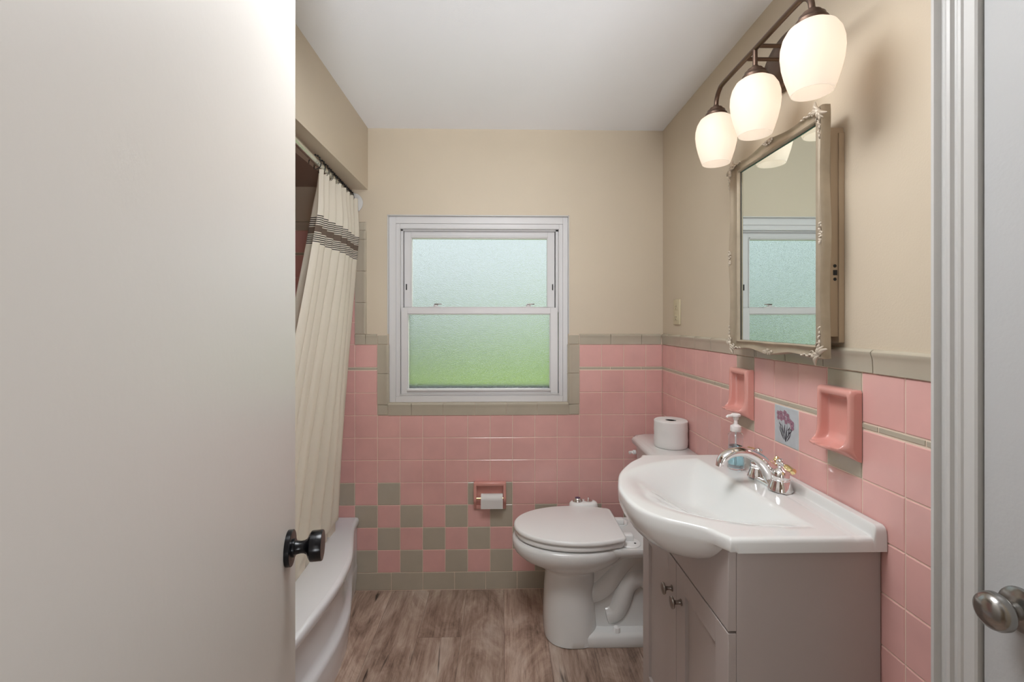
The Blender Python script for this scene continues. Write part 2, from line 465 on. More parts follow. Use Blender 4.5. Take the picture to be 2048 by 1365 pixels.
for (a, c) in ((CX1, .5345), (.5345, .6875), (.6875, XR)): tile(b, mp, a, c, STRIP[0]+.0005, STRIP[1]-.0005, M['grey'], bev=.001)
# base course
x = -0.7139
for e in (-.5375, -.3845, -.2305, -.0785, .0745, .2275, .3805, .5335, .6865, XR):
    tile(b, mp, x, e, 0.002, ZB, M['grey']); x = e
# caps right and left of the window
for (a, c) in ((CX1, .5345), (.5345, .6875), (.6875, XR - .008)): cap(b, mp, a, c, TOP, CAPZ, M['grey'])
for (a, c) in ((-.7139, -.662), (-.662, CX0)): cap(b, mp, a, c, TOP, CAPZ, M['grey'])
# window border columns and sill
zs = [SILLZ, .908, 1.0600, TOP]
for a, c in zip(zs[1:], zs[2:]):
    cap(b, mp, CX0, WX0 + .003, a, c, M['grey'], ends='u')
    cap(b, (lambda u, v, h: mp(-u, v, h)), -CX1, -WX1 + .003, a, c, M['grey'], ends='u')
tile(b, mp, CX0, WX0, TOP, CAPZ - .004, M['grey'], t=.006, bev=.003); tile(b, mp, WX1, CX1, TOP, CAPZ - .004, M['grey'], t=.006, bev=.003)
tile(b, mp, CX0, WX0, SILLZ, .908, M['grey'], t=.006, bev=.003); tile(b, mp, WX1, CX1, SILLZ, .908, M['grey'], t=.006, bev=.003)
xs = [WX0, -.4397, -.2855, -.1330, .0215, .1735, WX1]
for a, c in zip(xs, xs[1:]): cap(b, mp, a, c, SILLZ, WZ0, M['grey'])
# jamb and sill returns of the opening
for (a, c) in zip(zs[1:], zs[2:]):
    b.box((WX0 - .004, D - .002, a + GW), (WX0 + .004, D + .02, c - GW), M['grey'])
    b.box((WX1 - .004, D - .002, a + GW), (WX1 + .004, D + .02, c - GW), M['grey'])
# shower surround above
sz = [TOP + k * .1083 for k in range(5)]
SH = 1.755
for i in range(-7, 0):
    xa, xb_ = ncol(i), ncol(i+1)
    for a, c in zip(sz, sz[1:]): tile(b, mp, xa, xb_, a, c, M['pink'])
    tile(b, mp, xa, xb_, sz[-1] + .0145, SH, M['pink'])
for k in range(5): tile(b, mp, -.7139 - (k+1)*.153 , -.7139 - k*.153, sz[-1] + .0005, sz[-1] + .014, M['grey'], bev=.001)
for k in range(5): cap(b, mp, -.7139 - (k+1)*.153, -.7139 - k*.153, SH, 1.7985, M['grey'])
cs = [CAPZ, 1.405, 1.558, 1.711, SH]
for a, c in zip(cs, cs[1:]): cap(b, mp, X0, -.6585, a, c, M['grey'], ends='u')
tile(b, mp, X0, -.6600, SH, 1.7985, M['grey'], t=.007, bev=.004)
tag(b.build('wall_back', smooth=25), 'beige back wall over pink and grey square tiles', kind='structure')

# ---- right wall -----------------------------------------------------------------
YE = 0.86      # tiles stop at the closet door casing
b = MB(); xb = XR + .004
b.box((xb, .747, 0), (XR + .14, 2.42, ZC + .05), M['paint'])
b.box((xb, 0.08, 2.03), (XR + .14, .747, ZC + .05), M['paint'])
b.box((xb, 0.08, 0), (XR + .14, 0.16, 2.06), M['paint'])
b.box((XR + .0018, .77, 0), (xb + .001, D + .003, CAPZ - .004), M['grout'])
mp = mapper('right')
ys = [2.2117 - k * P for k in range(13)]
cols = [(ys[0], D + .003)] + [(ys[k+1], ys[k]) for k in range(12)] + [(.77, ys[12])]
for ci, (a, c) in enumerate(cols):
    a = max(a, .77)
    if c - a < .01: continue
    for r in range(9):
        m = M['pink']
        if r in (0, 2) and ci % 2 == 0: m = M['grey']
        if r == 1 and ci % 2 == 1: m = M['grey']
        if r == 8 and ci in (7, 11 + 0) : m = M['grey']
        if r == 8 and ci == 9: m = M['flower']
        tile(b, mp, a, c, ROWZ[r], ROWZ[r+1], m)
    tile(b, mp, a, c, STRIP[1], TOP, M['grey'] if ci in (7, 11) else M['pink'])
y = D + .003
for e in (2.17, 2.0165, 1.8635, 1.7105, 1.5575, 1.4225, 1.2690, 1.1160, .9630, .853, .77):
    tile(b, mp, e, y, STRIP[0]+.0005, STRIP[1]-.0005, M['grey'], bev=.001); y = e
y = D - .006
for e in (2.188, 2.041, 1.888, 1.738, 1.586, 1.436, 1.425, 1.279, 1.126, .973, .82, .775):
    cap(b, mp, e, y, TOP, CAPZ, M['grey']); y = e
y = D + .003
while y > .83:
    tile(b, mp, max(.77, y - .1535), y, .002, ZB, M['grey']); y -= .1535
tag(b.build('wall_right', smooth=25), 'beige right wall over glossy pink tiles', kind='structure')

# flower drawing printed on the accent tile (flat print, part of the wall)
b = MB(); fy, fz = 1.2812, 1.0190; fx = XR - .0006
def fpt(u, v, k=0): return (fx - k, fy - u, fz + v)
lift = [0.0]
def disc(u, v, r, m, sq=1.0, k=0):
    lift[0] += 2.5e-6; k += lift[0]; n = 10; b.add([fpt(u + r*math.cos(2*PI*i/n), v + r*sq*math.sin(2*PI*i/n), k) for i in range(n)], [tuple(range(n))], m)
def stroke(pts, w, m):
    pts = [Vector((p[0], p[1], 0)) for p in pts]; pts = catmull([(p.x, p.y, 0) for p in pts], 5); L = []; R = []
    for i, p in enumerate(pts):
        t = (pts[min(i+1, len(pts)-1)] - pts[max(0, i-1)]).normalized(); nn = Vector((-t.y, t.x, 0)); ww = w * math.sin(PI*(i+.4)/(len(pts)+.2))
        L.append(fpt(p.x+nn.x*ww, p.y+nn.y*ww)); R.append(fpt(p.x-nn.x*ww, p.y-nn.y*ww))
    b.grid([L, R], m)
# u grows towards the room's near side (to the right in view), v up
for (u, v, r) in ((-.034, .030, .0062), (-.021, .031, .0072), (-.003, .036, .0066), (.010, .030, .0060), (-.020, .019, .0064), (-.006, .022, .0060), (.012, .019, .0066), (.020, .018, .005), (.028, .012, .0078), (-.034, .018, .0050), (.030, .002, .006), (.002, .012, .005)):
    r *= 1.25
    for k in range(5):
        a = 2*PI*k/5 + u*200; disc(u + r*.55*math.cos(a), v + r*.55*math.sin(a), r*.52, M['petal'])
    disc(u, v, r*.2, M['stem'], k=.00004)
for (u, v) in ((-.032, .012), (-.020, .012), (-.006, .014), (.010, .012), (.024, .004), (-.028, .006), (.004, .008)):
    stroke([(u, v), (u*.62, v-.022), (u*.25, -.030), (0.0, -.044)], .0007, M['stem'])
for (u0, v0, u1, v1) in ((-.030, -.004, -.012, -.030), (.030, .000, .012, -.020), (-.024, -.014, -.006, -.040), (.022, -.012, .006, -.040), (-.030, .006, -.018, -.002), (.018, .002, .008, -.010), (-.014, .000, -.008, -.024), (.014, -.004, .008, -.030), (-.002, .004, -.004, -.022), (.030, -.002, .018, -.006), (-.022, -.002, -.016, -.016), (.002, -.008, 0, -.036)):
    stroke([(u0, v0), ((u0+u1)/2 + (.003 if u0 < 0 else -.003)*-1, (v0+v1)/2), (u1, v1)], .0016, M['stem'])
tag(b.build('trim_9', smooth=0, recalc=False), 'grey line drawing of mauve flowers on the pale accent tile', kind='structure')

# ---- alcove, header ---------------------------------------------------------------
b = MB()
b.box((-.785, .60, ZH), (XL, D + .003, ZC + .02), M['paint'])
tag(b.build('wall_header', smooth=0), 'beige header wall over the tub opening', kind='structure')
b = MB()
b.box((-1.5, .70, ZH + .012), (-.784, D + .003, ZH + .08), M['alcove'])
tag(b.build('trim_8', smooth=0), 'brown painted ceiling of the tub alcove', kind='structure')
b = MB()
b.box((-1.6, .60, 0), (-1.452, D + .003, ZC), M['paint'])
mpl = lambda u, v, h: (-1.449 + h, u, v)
b.box((-1.453, .74, .0), (-1.4508, D + .002, 1.79), M['grout'])
for k in range(14):
    for r in range(12):
        z0 = .36 + r * P
        tile(b, mpl, 2.27 - (k+1)*P, 2.27 - k*P, z0, z0 + P, M['pink'])
tag(b.build('wall_left', smooth=25), 'pink tiled wall at the far side of the tub', kind='structure')
b = MB(); b.box((-1.452, .60, 0), (XL, .7395, ZC), M['paint']); b.box((XL - .1, 0.08, 0), (XL, .60, ZC), M['paint'])
tag(b.build('wall_near', smooth=0), 'beige wall closing the near end of the tub', kind='structure')

# ---- entry wall and hall behind the camera -------------------------------------------
b = MB()
b.box((XL, 0.08, 0), (-.29, .20, ZC), M['paint'])
b.box((.52, 0.08, 0), (XR + .003, .20, ZC), M['paint'])
b.box((-.29, 0.08, 2.06), (.52, .20, ZC), M['paint'])
tag(b.build('wall_front', smooth=0), 'beige wall around the entry doorway', kind='structure')
b = MB()
b.box((-1.3, -1.9, 0), (1.3, -1.8, ZC + .15), M['paint']); b.box((-1.3, -1.8, 0), (-1.2, .08, ZC + .15), M['paint']); b.box((1.2, -1.8, 0), (1.3, .08, ZC + .15), M['paint'])
b.box((-1.2, .06, 0), (-.66, .08, ZC + .15), M['paint']); b.box((.93, .06, 0), (1.2, .08, ZC + .15), M['paint'])
b.box((-.7, .06, ZC - .05), (.95, .08, ZC + .15), M['paint'])
tag(b.build('wall_hall', smooth=0), 'beige hallway walls behind the doorway', kind='structure')
b = MB()
for (x0, x1) in ((-.30, -.262), (.492, .53)): b.box((x0, .06, 0), (x1, .215, 2.07), M['white'])
b.box((-.30, .06, 2.03), (.53, .215, 2.07), M['white'])
tag(b.build('trim_1', bevel=.003), 'white jamb of the entry doorway', kind='structure')

# ---- closet door and casing on the right wall ----------------------------------------
b = MB()
# casing profile: (distance from far edge towards the opening, projection from wall)
cp = [(0, -.003), (0, .030), (.002, .033), (.009, .033), (.012, .029), (.013, .022), (.020, .0215), (.030, .026), (.037, .025), (.040, .019), (.044, .0185), (.050, .0215), (.055, .020), (.058, .017), (.079, .0155), (.083, .013), (.084, -.003)]
y_out = .8085; cp = [(t * .765, h) for t, h in cp]
rs = [[(XR - h, y_out - t, z) for (t, h) in cp] for z in (0, 2.10)]
b.rings(rs, M['white'], closed=True)
rs = [[(XR - h, y, 2.015 + .070 - t) for (t, h) in cp] for y in (y_out, .20)]
b.rings(rs, M['white'], closed=True)
b.box((XR - .004, .7445, 0), (XR + .10, .7480, 2.02), M['white'])
tag(b.build('trim_2', smooth=30), 'white moulded casing around the closet door', kind='structure')
dr = empty('door_2', (XR, .75, 0))
tag(dr, 'cool white flat closet door at the right edge', kind='structure')
b = MB(); b.box((XR - .006, .205, .01), (XR + .03, .7420, 2.015), M['doorg']); b.build('door_panel', dr, bevel=.0015)
b = MB(); b.box((XR + .0305, .205, .0), (XR + .05, .7445, 2.02), M['gap']); b.build('door_gap_backing', dr)  # dark sheet behind the door, the gap's shade put into its colour
KT = Matrix.Translation((XR - .006, .684, .8745)) @ Matrix.Rotation(-PI/2, 4, 'Y')
b = MB()
b.lathe([(0, -.002), (.0325, -.002), (.0335, .002), (.032, .006), (.026, .0095), (.018, .0105), (.0125, .012), (.0115, .016), (.0105, .024), (.0125, .030)], M['satin'], T=KT, n=40)
b.lathe([(.010, .028), (.0155, .0285), (.0235, .033), (.0275, .040), (.0275, .047), (.0245, .054), (.017, .0595), (.008, .062), (0, .0625)], M['satin'], T=KT, n=40)
b.build('door_knob', dr)

# ---- entry door, open on the left -----------------------------------------------------
dirv = Vector((-.200, .980, 0)).normalized(); nrm = Vector((.980, .200, 0))
edge = Vector((-.3900, .8890, 0))
L = .70
do = empty('door_1', (edge - dirv * L))
tag(do, 'off-white flat entry door standing open on the left', kind='structure')
T = Matrix.Translation(edge) @ Matrix(((dirv.x, nrm.x, 0, 0), (dirv.y, nrm.y, 0, 0), (0, 0, 1, 0), (0, 0, 0, 1)))
b = MB(); b.box((-L, -.035, .012), (0, 0, 2.02), M['doorw'], T=T); b.build('door_panel', do, bevel=.0015)
KT = T @ Matrix.Translation((-.060, 0, .910)) @ Matrix.Rotation(-PI/2, 4, 'X') @ Matrix.Diagonal((.93, .93, .90, 1))
b = MB()
b.lathe([(0, -.001), (.0325, -.001), (.0330, .001), (.0330, .0085), (.0322, .0095), (.018, .0097), (.0165, .0102), (.0165, .0145), (.0135, .015), (.0120, .019), (.0112, .025), (.0118, .031), (.0145, .036), (.0235, .0405), (.0275, .0435), (.0280, .046), (.0280, .0635), (.0272, .0650), (0, .0655)], M['black'], T=KT, n=48)
b.build('door_knob', do, smooth=30)

# ================================================================== WINDOW
wi = empty('window_1', ((WX0+WX1)/2, D + .02, WZ0))
tag(wi, 'white vinyl double hung window with obscure glass', kind='structure')
def ringframe(b, o, i, y0, y1, m):
    (a0, a1, c0, c1), (e0, e1, f0, f1) = o, i
    b.box((a0, y0, c0), (e0, y1, c1), m); b.box((e1, y0, c0), (a1, y1, c1), m)
    b.box((e0, y0, f1), (e1, y1, c1), m); b.box((e0, y0, c0), (e1, y1, f0), m)
b = MB()
FI = (-.4995, .2825, .9560, 1.7700)
ringframe(b, (WX0 + .0005, WX1 - .0005, WZ0 + .0005, WZ1 - .0005), (-.520, .302, .945, 1.795), D + .016, D + .10, M['vinyl'])
ringframe(b, (-.520, .302, .945, 1.795), (-.5005, .2835, .9545, 1.7715), D + .022, D + .10, M['vinyl'])
# thin raised lip around the channel
ringframe(b, (-.504, .287, .951, 1.775), (-.4985, .2815, .9565, 1.7695), D + .018, D + .03, M['vinyl'])
b.build('window_frame', wi, bevel=.0015)
b = MB(); ringframe(b, (-.501, .284, .954, 1.772), (-.47, .252, .985, 1.748), D + .085, D + .098, M['gap']); b.build('channel_shadow_gap', wi)
# casing lip: painted plaster edge round the opening
b = MB()
b.box((WX0 - .004, D - .001, CAPZ), (WX0 + .0005, D + .016, WZ1 + .004), M['white'])
b.box((WX1 - .0005, D - .001, CAPZ), (WX1 + .004, D + .016, WZ1 + .004), M['white'])
b.box((WX0 - .004, D - .001, WZ1 - .0005), (WX1 + .004, D + .016, WZ1 + .004), M['white'])
tag(b.build('trim_3', bevel=.001), 'thin white edge bead around the window opening', kind='structure')
# upper sash (outer track)
b = MB()
yo = D + .055
ringframe(b, (-.4865, .2655, 1.355, 1.7620), (-.4530, .2318, 1.382, 1.7330), yo, yo + .028, M['vinyl'])
ringframe(b, (-.4530, .2318, 1.382, 1.7330), (-.4482, .2270, 1.386, 1.7270), yo - .004, yo + .02, M['vinyl'])
b.box((-.450, yo - .012, 1.7315), (.229, yo + .004, 1.7385), M['vinyl'])
us = b.build('upper_sash', wi, bevel=.0012)
b = MB(); b.box((-.4510, yo + .010, 1.382), (.230, yo + .014, 1.731), M['frost']); b.build('glass_pane', us, smooth=0)
for x in (-.478, .2525):
    b = MB(); b.bbox((x, yo - .004, 1.47), (x + .005, yo + .001, 1.500), M['gap'], .001); b.build('tilt_slot', us)
b = MB(); b.box((-.4995, D + .040, 1.36), (-.4895, D + .085, 1.7695), M['vinyl']); b.box((.269, D + .040, 1.36), (.2825, D + .085, 1.7695), M['vinyl']); b.box((-.4995, D + .040, 1.7625), (.2825, D + .085, 1.7705), M['vinyl']); b.build('jamb_liner', wi)
# lower sash (inner track)
b = MB()
yi = D + .026
ringframe(b, (-.4962, .2782, .9568, 1.3815), (-.4650, .2415, .9765, 1.3512), yi, yi + .028, M['vinyl'])
ringframe(b, (-.4650, .2415, .9765, 1.3512), (-.4610, .2375, .9800, 1.3470), yi + .004, yi + .022, M['vinyl'])
b.bbox((-.466, yi - .010, .9700), (.243, yi + .004, .9790), M['vinyl'], .002)
ls = b.build('lower_sash', wi, bevel=.0012)
b = MB(); b.box((-.4640, yi + .012, .9770), (.2410, yi + .016, 1.3505), M['frost']); b.build('glass_pane', ls, smooth=0)
for x in (-.327, .132):
    b = MB()
    b.bbox((x - .030, yi + .001, 1.3815), (x + .026, yi + .024, 1.387), M['vinyl'], .002)
    b.lathe([(0, 0), (.012, 0), (.012, .008), (.009, .011), (0, .012)], M['vinyl'], T=Matrix.Translation((x, yi + .012, 1.387)), n=20)
    b.bbox((x - .006, yi - .003, 1.396), (x + .030, yi + .008, 1.401), M['nickel'], .0018)
    b.build('sash_latch', ls)
# outdoors: lawn and hedge beyond the glass
b = MB(); b.box((-14, 2.7, -.75), (14, 22, -.60), M['lawn'])
tag(b.build('lawn', smooth=0), 'bright green lawn seen blurred through the obscure glass', 'lawn', kind='stuff')
M['leafb'] = mat('sunlit_shrub_leaves', rgb(176, 206, 84), 0.9, var=0.25, vscale=1.5)
def bush(name, c, r, label, m, n=520, sy=.8, sz=.7):
    b = MB(); rnd = random.Random(int(abs(c[0])*100) + 5)
    for k in range(n):
        d = Vector((rnd.gauss(0, 1), rnd.gauss(0, 1), rnd.gauss(0, 1))).normalized() * r * (rnd.random() ** .3)
        p = Vector(c) + Vector((d.x, d.y*sy, d.z*sz)); p.z = max(p.z, -.12); q = rnd.uniform(.12, .24) * r
        a = Vector((rnd.gauss(0, 1), rnd.gauss(0, 1), rnd.gauss(0, 1))).normalized(); t = a.orthogonal().normalized(); s_ = a.cross(t)
        b.add([p + t*q, p + s_*q*.5, p - t*q, p - s_*q*.5], [(0, 1, 2, 3)], m)
    return tag(b.build(name, smooth=0, recalc=False), label, 'shrub')
bush('shrub', (-3.0, 9.0, .45), 1.75, 'dark green shrub blurred behind the left half of the lower window pane', M['leaf'])
bush('shrub', (.0, 9.0, .35), .60, 'mid green shrub blurred behind the middle of the lower window pane', mat('mid_green_leaves', rgb(110, 160, 72), .9, var=.3, vscale=1.3))
bush('shrub', (3.0, 9.0, .45), 1.75, 'sunlit yellow green shrub blurred behind the right half of the lower window pane', M['leafb'])

b = MB(); rnd = random.Random(3)
for k in range(1500):
    p = Vector((rnd.uniform(-5, 5), rnd.uniform(12.2, 13.6), -.25 + 1.45*rnd.random()**.8)); q = rnd.uniform(.12, .28)
    a = Vector((rnd.gauss(0, 1), rnd.gauss(0, 1), rnd.gauss(0, 1))).normalized(); t = a.orthogonal().normalized(); s_ = a.cross(t)
    b.add([p + t*q, p + s_*q*.5, p - t*q, p - s_*q*.5], [(0, 1, 2, 3)], M['leaf'] if p.x < rnd.uniform(-1.5, 1.5) else M['leafb'])
tag(b.build('hedge', smooth=0, recalc=False), 'long green hedge blurred across the far end of the lawn outside', 'hedge')
# ================================================================== BATHTUB
RIM = .3607
outer = [(.74, -.690), (.9, -.676), (1.05, -.655), (1.2, -.636), (1.3, -.625), (1.4046, -.6147), (1.5155, -.6041), (1.622, -.5957), (1.7126, -.5915), (1.8047, -.5954), (1.9087, -.6083), (2.0231, -.6384), (2.1532, -.6763), (2.2279, -.6890), (2.277, -.6935)]
oc = catmull([(x, y, 0) for y, x in outer], 5)
b = MB()
def tubprof(rec):
    # (dx inward from the rim's outer edge, z)
    base = [(0.016, RIM), (.006, RIM-.002), (.001, RIM-.009), (0, RIM-.018), (.0015, RIM-.030), (.006, RIM-.040), (.010, RIM-.045)]
    base += [(.010 + .018*rec, RIM-.052), (.010 + .024*rec, RIM-.065), (.010 + .026*rec, .24), (.010 + .024*rec, .17), (.010 + .018*rec, .148), (.010 + .006*rec, .140), (.009, .132), (.008, .122), (.012, .06), (.018, .0)]
    return base
g = []
for p in oc:
    rec = sm((2.20 - p.y) / .12)
    g.append([(p.x - d, p.y, z) for d, z in tubprof(rec)])
b.grid(g, M['tub'])
# deck and well
cx, cy = -1.07, 1.515; ax, ay = .318, .665
def well(th, s, z):
    n_ = 4.0; c, q = math.cos(th), math.sin(th)
    r = (abs(c)**n_ + abs(q)**n_) ** (-1/n_)
    return (cx + ax*s[0]*r*c, cy + ay*s[1]*r*q, z)
pts = [(p.x - .016, p.y) for p in oc]
for k in range(1, 12): pts.append((lerp(pts[len(oc)-1][0], -1.449, k/12), 2.277))
for k in range(0, 30): pts.append((-1.449, lerp(2.277, .74, k/30)))
for k in range(0, 12): pts.append((lerp(-1.449, -.706, k/12), .74))
ring0 = [(x, y, RIM) for x, y in pts]
ths = [math.atan2((y-cy)/ay, (x-cx)/ax) for x, y in pts]
R_ = [ring0]
for s_, z in (((1, 1), RIM), ((.985, .99), RIM-.004), ((.972, .982), RIM-.014), ((.93, .955), .2), ((.87, .90), .09), ((.78, .82), .055), ((.4, .4), .05)):
    R_.append([well(t, s_, z) for t in ths])
b.rings(R_, M['tub'], cap0=False, cap1=True)
tag(b.build('bathtub', smooth=50), 'white enamel bathtub with bowed apron behind the cream curtain', 'bathtub')

# curtain rod and flange
b = MB()
b.tube([(-.722, D - .004, 1.907), (-.70, 1.611, 1.925), (-.672, .745, 1.947)], .0125, M['rod'], n=24)
rod = b.build('curtain_rod')
rod.name = 'shower_curtain_rod'
tag(rod, 'brushed metal shower rod under the beige header', 'curtain rod')
b = MB()
FT = Matrix.Translation((-.722, D - .001, 1.888)) @ Matrix.Rotation(PI/2, 4, 'X')
b.lathe([(.014, .0), (.046, .0), (.049, .004), (.048, .008), (.040, .012), (.030, .020), (.024, .022), (.0145, .023)], M['clearring'], T=FT, n=40)
b.build('wall_flange', rod)

# curtain
b = MB(); NU, NV = 150, 60
g = []; uvs = []
for i in range(NV + 1):
    tz = i / NV; z = lerp(1.893, .20, tz); row = []
    for j in range(NU + 1):
        u = j / NU
        y_top = lerp(2.245, 1.800, u); y_bot = lerp(2.115, 1.33, u)
        k = sm(tz * 1.05) * .45 + tz * .55
        y = lerp(y_top, y_bot, k)
        ph = 2*PI*7.5*u + .5*math.sin(5*u + 2*tz)
        amp = lerp(.014, .032, sm(tz*9)) * (1 - .25*math.sin(9*u + 4*tz))
        xm = lerp(-.702, -.706, sm(tz*6)) + lerp(0, -.072, max(0, (tz-.1)/.9)) 
        x = xm + amp*math.copysign(abs(math.sin(ph))**.8, math.sin(ph)) + .005*math.sin(ph*2 + 3*tz)
        y += .012*math.cos(ph)*sm(tz*4)
        zz = z + (.006*math.sin(ph) if i == 0 else 0)
        if z < .42: x = min(x, -.757)
        row.append((x, y, zz)); uvs.append((u*1.6, z))
    g.append(row)
b.grid(g, M['curtain']); b.uv = uvs
cu = b.build('shower_curtain', smooth=80, recalc=False)
tag(cu, 'cream shower curtain with a dark woven stripe band, hanging into the tub', 'curtain')

# rings: black double wires with roller beads
def rodpt(y):
    t = (D - .004 - y) / (D - .004 - 1.611); return Vector((lerp(-.722, -.70, t), y, lerp(1.907, 1.925, t)))
def ring_obj(y, lean, skew):
    c = rodpt(y); b = MB()
    A = Matrix.Translation(c) @ Matrix.Rotation(lean, 4, 'Z') @ Matrix.Rotation(skew, 4, 'X')
    for dy in (-.0045, .0045):
        pth = []
        for k in range(25):
            a = math.radians(-62 + k * 304 / 24 - 28)
            r = .0195 if 0 < math.sin(a) else .0195 + .010*abs(math.sin(a))
            pth.append((r*math.cos(a), dy*(1 if k < 23 else .4), r*math.sin(a)*1.05))
        b.tube(pth, .0011, M['blackw'], n=6, T=A)
    for k in range(5):
        a = math.radians(40 + k*25)
        b.ball((.0195*math.cos(a), 0, .0195*math.sin(a)*1.05), .0042, M['blackw'], n=8, T=A)
    return b.build('curtain_ring', loc=tuple(c))
rings_y = [2.215, 2.185, 2.15, 2.108, 2.07, 2.03, 1.99, 1.955, 1.915, 1.87, 1.825]
for k, y in enumerate(rings_y):
    o = ring_obj(y, random.uniform(-.35, .35), random.uniform(-.2, .2))
    tag(o, 'black wire curtain ring with roller beads, bunched on the rod', 'curtain ring', 'black rings bunched on the shower rod')
o = ring_obj(1.775, .55, .35)
tag(o, 'black wire curtain ring hanging apart at the near end of the bunch', 'curtain ring', None)

# ================================================================== VANITY CABINET
va = empty('vanity_cabinet', (.63, 1.243, 0))
tag(va, 'taupe grey two door vanity cabinet under the white sink', 'cabinet')
VX, VY0, VY1 = .486, .953, 1.533
b = MB(); V = M['vanity']
b.box((VX, VY0, .0), (XR - .002, VY0 + .016, .834), V)
b.box((VX, VY1 - .016, .0), (XR - .002, VY1, .834), V)
b.box((VX, VY0 + .016, .10), (XR - .002, VY1 - .016, .116), V)
b.box((XR - .012, VY0 + .016, .116), (XR - .002, VY1 - .016, .60), V)
b.box((VX + .03, VY0 + .016, 0), (VX + .045, VY1 - .016, .10), V)
b.build('carcass', va, bevel=.0012)
# bowl underside shape used both for the cut in the front panel and for the sink
YC = 1.236
xf_tab = [(.9375, .4650), (.950, .4600), (.964, .4505), (.989, .4365), (1.011, .4075), (1.0384, .3687), (1.0797, .3317), (1.147, .3123), (1.2284, .3109), (1.297, .325), (1.3732, .3500), (1.4587, .4010), (1.500, .4380), (1.520, .4540), (1.534, .4600), (1.543, .4650)]
_xs = catmull([(y, x, 0) for y, x in xf_tab], 6)
xf_s = [(p.x, p.y) for p in _xs]
def xf(y): return interp(xf_s, y)
def bowl_under(x, y):
    if y <= .965 or y >= 1.515: gy_ = 0
    else:
        t = (y - YC) / (YC - .965 if y < YC else 1.515 - YC); gy_ = max(0, 1 - abs(t)**2.2) ** .95
    x0 = xf(y); q = (x - x0) / max(.004, (.475 - x0)); q = max(0, min(1, q))
    hx = (1 - (1-q)**2) ** .62
    return .842 - (.122 * gy_ * hx)
# false front panel with a top edge that follows the bowl
b = MB(); top = []
n = 60
cols_ = [lerp(VY0, VY1, k/n) for k in range(n+1)]
vs = []; fs = []
for k, y in enumerate(cols_):
    zt = min(.834, bowl_under(.469, y) + .002) if .96 < y < 1.52 else .834
    for xx in (.468, VX - .0005):
        vs += [(xx, y, .669), (xx, y, zt)]
for k in range(n):
    a = k*4; c = a+4
    fs += [(a, c, c+1, a+1), (a+2, a+3, c+3, c+2), (a, a+2, c+2, c), (a+1, c+1, c+3, a+3)]
fs += [(0, 1, 3, 2), (n*4, n*4+2, n*4+3, n*4+1)]
b.add(vs, fs, V); b.build('front_panel', va, bevel=.0012)
def shaker(y0, y1, z0, z1, parent):
    b = MB(); s = .058; x0, x1 = .468, VX - .0005
    ringframe2 = [((x0, y0, z0), (x1, y0+s, z1)), ((x0, y1-s, z0), (x1, y1, z1)), ((x0+.0002, y0+s, z0), (x1, y1-s, z0+s)), ((x0+.0002, y0+s, z1-s), (x1, y1-s, z1))]
    for a, c in ringframe2: b.box(a, c, V)
    b.box((x0 + .009, y0 + s - .002, z0 + s - .002), (x1 - .002, y1 - s + .002, z1 - s + .002), V)
    return b.build('door', parent, bevel=.0012)
d1 = shaker(VY0 + .0, 1.2385, .120, .664, va)
d2 = shaker(1.2415, VY1, .120, .664, va)
for d_, y in ((d1, 1.205), (d2, 1.270)):
    b = MB(); KT = Matrix.Translation((.468, y, .578)) @ Matrix.Rotation(-PI/2, 4, 'Y')
    b.lathe([(0, -.001), (.0085, -.001), (.0085, .002), (.006, .004), (.0050, .008), (.0052, .016), (.0085, .019), (.0145, .0215), (.0160, .0245), (.0145, .0275), (.008, .0295), (0, .030)], M['nickel'], T=KT, n=28)
    k_ = b.build('knob', d_)
# thin rust line under the counter on the near side
b = MB()
hs_ = [random.uniform(.0006, .004)*(1 if k < 12 else .35) for k in range(25)]
b.grid([[(lerp(.497, .70, k/24), VY0 - .0005, .8345) for k in range(25)], [(lerp(.497, .70, k/24), VY0 - .0005, .8340 - hs_[k]) for k in range(25)]], M['rust'])
b.build('rust_mark', va, smooth=0)

# ================================================================== SINK TOP
st = empty('sink_top', (.63, 1.243, .836))
tag(st, 'white moulded sink top with bowed basin and backsplash on the taupe vanity', 'sink')
ZT, ZS = .868, .838
XB = XR - .0015
Y0, Y1 = .9375, 1.543
def basin(x, y):
    # D-shaped bowl: half ellipse towards the room, straight ridge at the back
    yc = 1.236; bk = lerp(.676, .640, (y - 1.0) / .45)
    ry = .262
    rho = math.sqrt(((.655 - x)/.336)**2 + ((y - yc)/ry)**2)
    if rho >= 1 or x >= bk: return 0.0
    A = (1 - rho) / (.95 if y < yc else lerp(.95, .60, sm((y - yc)/.12)))
    c = (bk - x) / .095
    t = (A**-3 + c**-3) ** (-1/3) if min(A, c) > 1e-4 else 0
    return .118 * sm(min(1, t*1.04))
def sm_edge(e, r=.010):
    if e >= r: return 0
    e = max(e, 0); return r - math.sqrt(max(0, r*r - (r-e)**2))
ny, nx = 200, 150
ys_ = [Y0 + e for e in (0, .0012, .003, .006, .009, .012)]
ys_ += [lerp(Y0 + .016, Y1 - .016, k/ny) for k in range(ny+1)]
ys_ += [Y1 - e for e in (.012, .009, .006, .003, .0012, 0)]
top, bot = [], []
